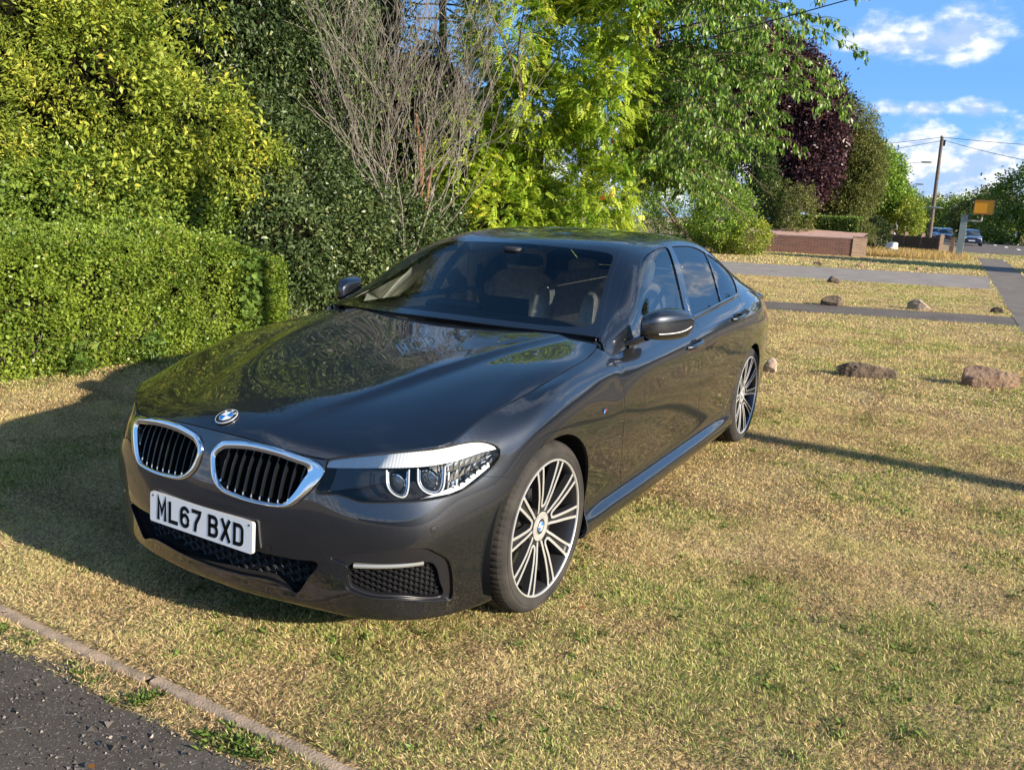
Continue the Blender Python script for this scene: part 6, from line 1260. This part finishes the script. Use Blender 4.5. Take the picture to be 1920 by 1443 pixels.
# the far side of the road: hedges that close the view from other places
t = tree_thing('field_hedge', (-10, 22), 'long field hedge on the far side of the main road, out of the frame', 'hedge'); n = 60000; X = rng.uniform(-70, 60, n); k = rng.random(n) < .6; Z = np.where(k, rng.uniform(0, 2.2, n), 2.2 + rng.normal(0, .12, n)); Y = np.where(k, 20.5 + rng.normal(0, .15, n), rng.uniform(20.5, 23, n)); P = np.stack([X, Y, Z + .35 * vnoise(X, Y * 0, .3, 40)], 1); parent_keep(quads_mesh('foliage', leaves(P, unit(rng.normal(size=P.shape)), .24, .6), rng.random(n) * .8, 'leaf_mid'), t)
g = MB(); g.box((-70, 20.8, .0), (60, 22.6, 2.05)); parent_keep(g.build('shade_core', 'shade_black', None, smooth=False), t)  # dark box, shade behind the leaves put in as colour
# ---------------------------------------------------------------- walls, fences, posts
def brick(name, c1, c2, mort, sc=1.0):
    m = mat(name, c1, .9); nt = m.node_tree; n = nt.nodes; l = nt.links; b = n['Principled BSDF']; t = n.new('ShaderNodeTexCoord'); mpp = n.new('ShaderNodeMapping'); mpp.inputs['Rotation'].default_value = (R(90), 0, R(90)); l.new(t.outputs['Object'], mpp.inputs[0])
    sp_ = n.new('ShaderNodeSeparateXYZ'); l.new(t.outputs['Object'], sp_.inputs[0]); cb_ = n.new('ShaderNodeCombineXYZ'); ad = n.new('ShaderNodeMath'); ad.operation = 'ADD'; l.new(sp_.outputs[0], ad.inputs[0]); l.new(sp_.outputs[1], ad.inputs[1]); l.new(ad.outputs[0], cb_.inputs[0]); l.new(sp_.outputs[2], cb_.inputs[1])
    k = n.new('ShaderNodeTexBrick'); k.inputs['Scale'].default_value = 1; k.inputs['Brick Width'].default_value = .225; k.inputs['Row Height'].default_value = .075; k.inputs['Mortar Size'].default_value = .008; k.inputs['Color1'].default_value = (*c1, 1); k.inputs['Color2'].default_value = (*c2, 1); k.inputs['Mortar'].default_value = (*mort, 1); l.new(cb_.outputs[0], k.inputs[0]); l.new(k.outputs[0], b.inputs['Base Color']); return m
brick('brick_red', (.22, .085, .055), (.13, .055, .04), (.22, .18, .15)); brick('brick_pale', (.50, .33, .20), (.38, .22, .14), (.5, .42, .33)); noisy('coping', (.35, .22, .18), (.28, .18, .15), 4, .9); noisy('pink_gravel', (.48, .30, .25), (.40, .25, .20), 3, .95)
t = tree_thing('brick_wall', (-38.6, -5.7), 'low red brick garden wall beside the side road', 'wall'); g = MB(); a, b = np.array([-38.0, -9.5]), np.array([-39.1, -3.35]); d = (b - a) / np.linalg.norm(b - a); nn = np.array([d[1], -d[0]]) * .11
def wallbox(g, a, b, nn, z0, z1): q = [a - nn, b - nn, b + nn, a + nn]; g.add([(*p, z0) for p in q] + [(*p, z1) for p in q], [(0, 1, 2, 3)[::-1], (4, 5, 6, 7), (0, 1, 5, 4), (1, 2, 6, 5), (2, 3, 7, 6), (3, 0, 4, 7)])
wallbox(g, a, b, nn, 0, .80); parent_keep(g.build('brickwork', 'brick_red', None, smooth=False), t); g = MB(); wallbox(g, a - d * .003, b - d * .01, nn * 1.12, .803, .86); parent_keep(g.build('coping', 'coping', None, smooth=False), t)
t = tree_thing('brick_pier', (-39.3, -3.1), 'paler sunlit brick pier at the right end of the garden wall', 'wall'); g = MB(); wallbox(g, b + d * .005, b + d * .62, nn * 1.25, 0, .90); parent_keep(g.build('brickwork', 'brick_pale', None, smooth=False), t); g = MB(); wallbox(g, b - d * .0, b + d * .65, nn * 1.4, .903, .95); parent_keep(g.build('coping', 'coping', None, smooth=False), t)
g = MB(); g.add([(-39.3, -9.3, .62), (-39.9, -3.5, .62), (-45.0, -3.4, 1.05), (-44.4, -10, 1.2)], [(0, 1, 2, 3)]); o = g.build('raised_drive', 'pink_gravel', None, smooth=False); tag(o, kind='structure')
noisy('fence_wood', (.035, .028, .022), (.07, .055, .04), 5, .9); noisy('post_wood', (.22, .15, .10), (.32, .22, .15), 9, .9)
t = tree_thing('low_fence', (-56, -1.6), 'low dark close-boarded fence with paler posts between the pier and the road', 'fence'); a, b = np.array([-58.5, -3.6]), np.array([-50.0, -.15]); d = (b - a) / np.linalg.norm(b - a); nn = np.array([d[1], -d[0]]); L = np.linalg.norm(b - a); g = MB()
for k in range(int(L / .13)): p = a + d * k * .13; wallbox(g, p, p + d * .118, nn * .012, .12, .92 + .008 * (k % 2))
parent_keep(g.build('boards', 'fence_wood', None, smooth=False), t); g = MB(); wallbox(g, a, b, nn * .03, .0, .115); parent_keep(g.build('gravel_board', 'post_wood', None, smooth=False), t)
for k in range(4): p = a + d * L * k / 3; g = MB(); wallbox(g, p - d * .09, p + d * .09, nn * .10, 0, 1.15); parent_keep(g.build('post', 'post_wood', None, smooth=False), t)
t = tree_thing('timber_post', (-47.2, .5), 'short timber post beside the foot of the orange box', 'post'); g = MB(); g.box((-47.3, .40, 0), (-47.1, .62, 1.0)); g.box((-47.33, .37, 1.0), (-47.07, .65, 1.04)); parent_keep(g.build('shaft', 'post_wood', None, smooth=False), t)
# white builders' bag
bm_ = MB(); blob(bm_, (-46.8, -2.35, .32), (.24, .30, .26), .6, 14); V = bm_.V[0]; V += .05 * np.sin(V * 13)[:, [1, 2, 0]]; V[:, 2] = np.maximum(V[:, 2], .0); mat('bag_white', (.75, .74, .72), .7); o = bm_.build('rubble_sack', 'bag_white', None); tag(o, 'full white sack lying in the dry grass by the brick pier', 'sack')
# dry tall grass by the pier and the posts
leafmat('dry_grass', (.55, .40, .18), (.42, .30, .10), None, .8, .1, .3); n = 9000; X = rng.uniform(-49, -40.5, n); Y = np.interp(-X, [40, 43, 49], [-2.2, -1.0, -1.5]) + rng.normal(0, 1.3, n); k = Y < np.interp(-X, [40, 49], [1.6, 1.2]); X, Y = X[k], Y[k]; n = len(X); D = unit(np.stack([rng.normal(0, .3, n), rng.normal(0, .3, n), np.ones(n)], 1)); o = quads_mesh('tall_grass', leaves(np.stack([X, Y, X * 0], 1), D, rng.uniform(.15, .42, n), .07), rng.random(n), 'dry_grass'); tag(o, kind='stuff')
# roadside camera box
noisy('green_grey_metal', (.30, .36, .33), (.24, .29, .27), 4, .6); mat('orange_box', (.85, .36, .01), .45); mat('box_grey', (.35, .34, .32), .5)
t = tree_thing('speed_camera', (-45.3, .86), 'orange-yellow roadside camera box on a grey-green post', 'speed camera'); g = MB(); g.box((-45.42, .80, 0), (-45.18, 1.10, 2.17)); parent_keep(g.build('post', 'green_grey_metal', None, smooth=False), t)
g = MB(); g.box((-45.44, .78, 2.171), (-45.16, 1.12, 2.21)); g.box((-45.36, 1.102, 1.15), (-45.24, 1.15, 1.35)); parent_keep(g.build('post_cap', 'green_grey_metal', None, smooth=False), t)
g = MB(); g.tube([(-45.3, 1.10, 1.93), (-45.3, 1.62, 1.90), (-45.3, 1.70, 1.93), (-45.3, 1.72, 2.26)], .05, 10); parent_keep(g.build('bracket', 'box_grey', None), t)
g = MB(); bb = [(-45.60, 1.30), (-45.0, 1.30), (-45.0, 2.32), (-45.60, 2.32)]
for z0, z1, ins_ in ((2.25, 2.29, .02), (2.29, 2.90, 0), (2.90, 2.94, .03)): g.box((-45.62 + ins_, 1.32 + ins_, z0), (-44.95 - ins_, 2.16 - ins_, z1))
parent_keep(g.build('camera_housing', 'orange_box', None, smooth=False), t); g = MB(); [g.box((-44.948, 1.30, z0), (-44.93, 2.18, z1)) for z0, z1 in ((2.27, 2.31), (2.89, 2.93))]; [g.box((-44.948, y0, 2.312), (-44.93, y0 + .04, 2.888)) for y0 in (1.30, 2.14)]; parent_keep(g.build('front_frame', 'box_brown', None, smooth=False) if mat('box_brown', (.30, .16, .05), .6) else None, t)
# telegraph poles and wires
noisy('pole_wood', (.09, .07, .055), (.15, .12, .095), 6, .9)
def pole(name, base, top, r, label):
    t = tree_thing(name, base, label, 'pole'); g = MB(); b = np.array([*base, 0.]); tp = np.array(top); g.tube([b, b * .5 + tp * .5, tp], [r, r * .85, r * .7], 12); parent_keep(g.build('shaft', 'pole_wood', None), t)
    g = MB(); g.tube([tp + [0, 0, .0], tp + [0, 0, .12]], r * .85, 10); parent_keep(g.build('cap', 'box_grey', None), t); g = MB(); g.box(tp + [-.2, .10, -.75], tp + [.0, .32, -.25]); parent_keep(g.build('junction_box', 'satin_black', None, smooth=False), t); return tp
tp = pole('telegraph_pole', (-82.2, -2.60), (-82.2, -2.78, 9.4), .19, 'tall wooden telegraph pole carrying wires beside the far road')
tp2 = pole('telegraph_pole', (-2.38, 11.2), (-2.38, 11.2, 8.2), .125, 'telegraph pole outside the frame that throws the long thin shadow on the grass')
def wire(a, b, sag, label, r=.02):
    a, b = np.array(a, float), np.array(b, float); s = np.linspace(0, 1, 24)[:, None]; P = a * (1 - s) + b * s - [[0, 0, 1]] * (4 * sag * s * (1 - s)); g = MB(); g.tube(P, r, 4, caps=False); o = g.build('overhead_wire', 'satin_black', None); tag(o, label, 'wire', 'wires from the telegraph pole')
wire(tp, (-75, -40, 7.5), 1.0, 'upper wire running left from the telegraph pole'); wire(tp - [0, 0, .3], (-60, -38, 5.2), 1.4, 'lower wire running left from the telegraph pole'); wire(tp, (-50, 20, 5.8), .5, 'upper wire running right from the telegraph pole'); wire(tp - [0, 0, .2], (-62, 16, 4.6), .7, 'lower wire running right from the telegraph pole')
wire((-10.0, -1.8, 4.15), (-10, 6.3, 5.9), .05, 'short length of wire crossing the top of the sky', .008)
# street lamps
mat('lamp_column', (.42, .44, .45), .5); mat('lamp_head', (.16, .20, .20), .5)
for i, (u, d, h, lb) in enumerate(((719, 95, 7.75, 'nearest street lamp, tallest in the row by the pole'), (722, 125, 6.9, 'second street lamp in the row, its head just above the trees'), (738, 80, 3.0, 'short column left of the telegraph pole without a visible arm'), (748, 160, 4.6, 'furthest street lamp in the row'))):
    x, y = polar(u, d); t = tree_thing('street_lamp', (x, y), lb, 'street lamp', 'street lamps along the far road'); g = MB(); g.tube([(x, y, 0), (x, y, h * .55), (x, y, h * .98)], [.10, .075, .06], 8); g.tube([(x, y, h * .97), (x, y + .4, h), (x, y + 1.6, h + .12)], .035, 6); parent_keep(g.build('column', 'lamp_column', None), t)
    g = MB(); blob(g, (x, y + 2.05, h + .13), (.16, .55, .09), .7, 10); parent_keep(g.build('lamp_head', 'lamp_head', None), t)
# ---------------------------------------------------------------- cars on the far road
mat('far_glass', (.02, .025, .03), .08, 0, Coat_Weight=1.0); mat('lamp_far', (.8, .8, .78), .2)
def far_car(x, y, rz, color, label, Lc=4.3):
    nm = 'paint_%d' % int(abs(x * 10 + y)); mat(nm, color, .25, .3, Coat_Weight=1.0)
    t = empty('passing_car', (x, y, .01), rz); tag(t, label, 'car', 'cars on the far road'); W_ = .88
    st_ = [(2.12, .30, .50, .60, .70), (2.0, .22, .62, .68, .80), (1.4, .20, .74, .82, .86), (.95, .20, .80, .90, .88), (0, .20, .84, .92, .88), (-1.2, .20, .84, .94, .88), (-1.85, .22, .82, .92, .84), (-2.12, .30, .62, .80, .72)]
    G = []
    for X_, zb_, zm, zt_, w_ in st_:
        ring = [(X_, -w_ * .9, zb_), (X_, -w_, zb_ + .12), (X_, -w_, zm), (X_, -w_ * .92, zt_), (X_, 0, zt_ + .04), (X_, w_ * .92, zt_), (X_, w_, zm), (X_, w_, zb_ + .12), (X_, w_ * .9, zb_)]; G.append(ring)
    g = MB(); G = nspline(np.linspace(0, 1, 8), np.array(G), np.linspace(0, 1, 22)); g.grid(G, 0); g.add(G[0], [tuple(range(9))]); g.add(G[-1], [tuple(range(9))[::-1]]); b = g.build('body', nm, t)
    sc = [(.95, .88, .70, .01), (.35, 1.30, .60, .30), (-.3, 1.44, .57, .40), (-1.0, 1.40, .57, .38), (-1.75, .95, .66, .02)]; G = []
    for X_, z_, w_, _ in sc: zb_ = .86; G.append([(X_, -.80, zb_), (X_, -w_, z_ - .02), (X_, -w_ * .8, z_ + .02), (X_, 0, z_ + .04), (X_, w_ * .8, z_ + .02), (X_, w_, z_ - .02), (X_, .80, zb_)])
    g = MB(); g.grid(np.array(G), 0); g.build('windows', 'far_glass', t); g = MB(); rp = np.array(G)[1:4, 1:6] + [0, 0, .012]; g.grid(rp, 0); g.build('roof', nm, t)
    for sx in (1.32, -1.32):
        for sy in (.80, -.80):
            g = MB(); g.lathe([(.0, .1), (.19, .1), (.2, .09), (.31, .1), (.32, .06), (.32, -.1), (.2, -.1)], 24, mis=[1, 1, 0, 0, 0, 0]); g.V = [v * [1, 1 if sy > 0 else -1, 1] + [sx, sy, .31] for v in g.V]; g.build('wheel', ['rubber', 'silver_satin'], t)
    for sy in (.58, -.58): g = MB(); blob(g, (2.04, sy, .62), (.06, .20, .07), .6, 10); g.build('headlight', 'lamp_far', t)
    g = MB(); g.box((2.13, -.26, .40), (2.15, .26, .51)); g.build('number_plate', 'plate_white', t, smooth=False); g = MB(); g.box((2.10, -.5, .55), (2.14, .5, .64)); g.box((2.08, -.6, .27), (2.13, .6, .36)); g.build('front_grille', 'satin_black', t, smooth=False)
for u, d, rz, c_, lb in ((864, 88, 3, (.02, .04, .12), 'dark blue car driving towards the camera just right of the orange box post'), (816, 106, -5, (.02, .025, .07), 'blue car between the telegraph pole and the orange box post'), (798, 124, -5, (.35, .36, .38), 'silver car behind the blue car by the telegraph pole'), (936, 112, 4, (.05, .05, .055), 'dark grey car waiting at the right edge under the big tree')):
    x, y = polar(u, d); far_car(x, y, R(rz), c_, lb)
# small stones lying on the tarmac
for i, (x, y, lb) in enumerate(((1.42, .0, 'small white pebble on the tarmac nearest the edging'),)):
    pass
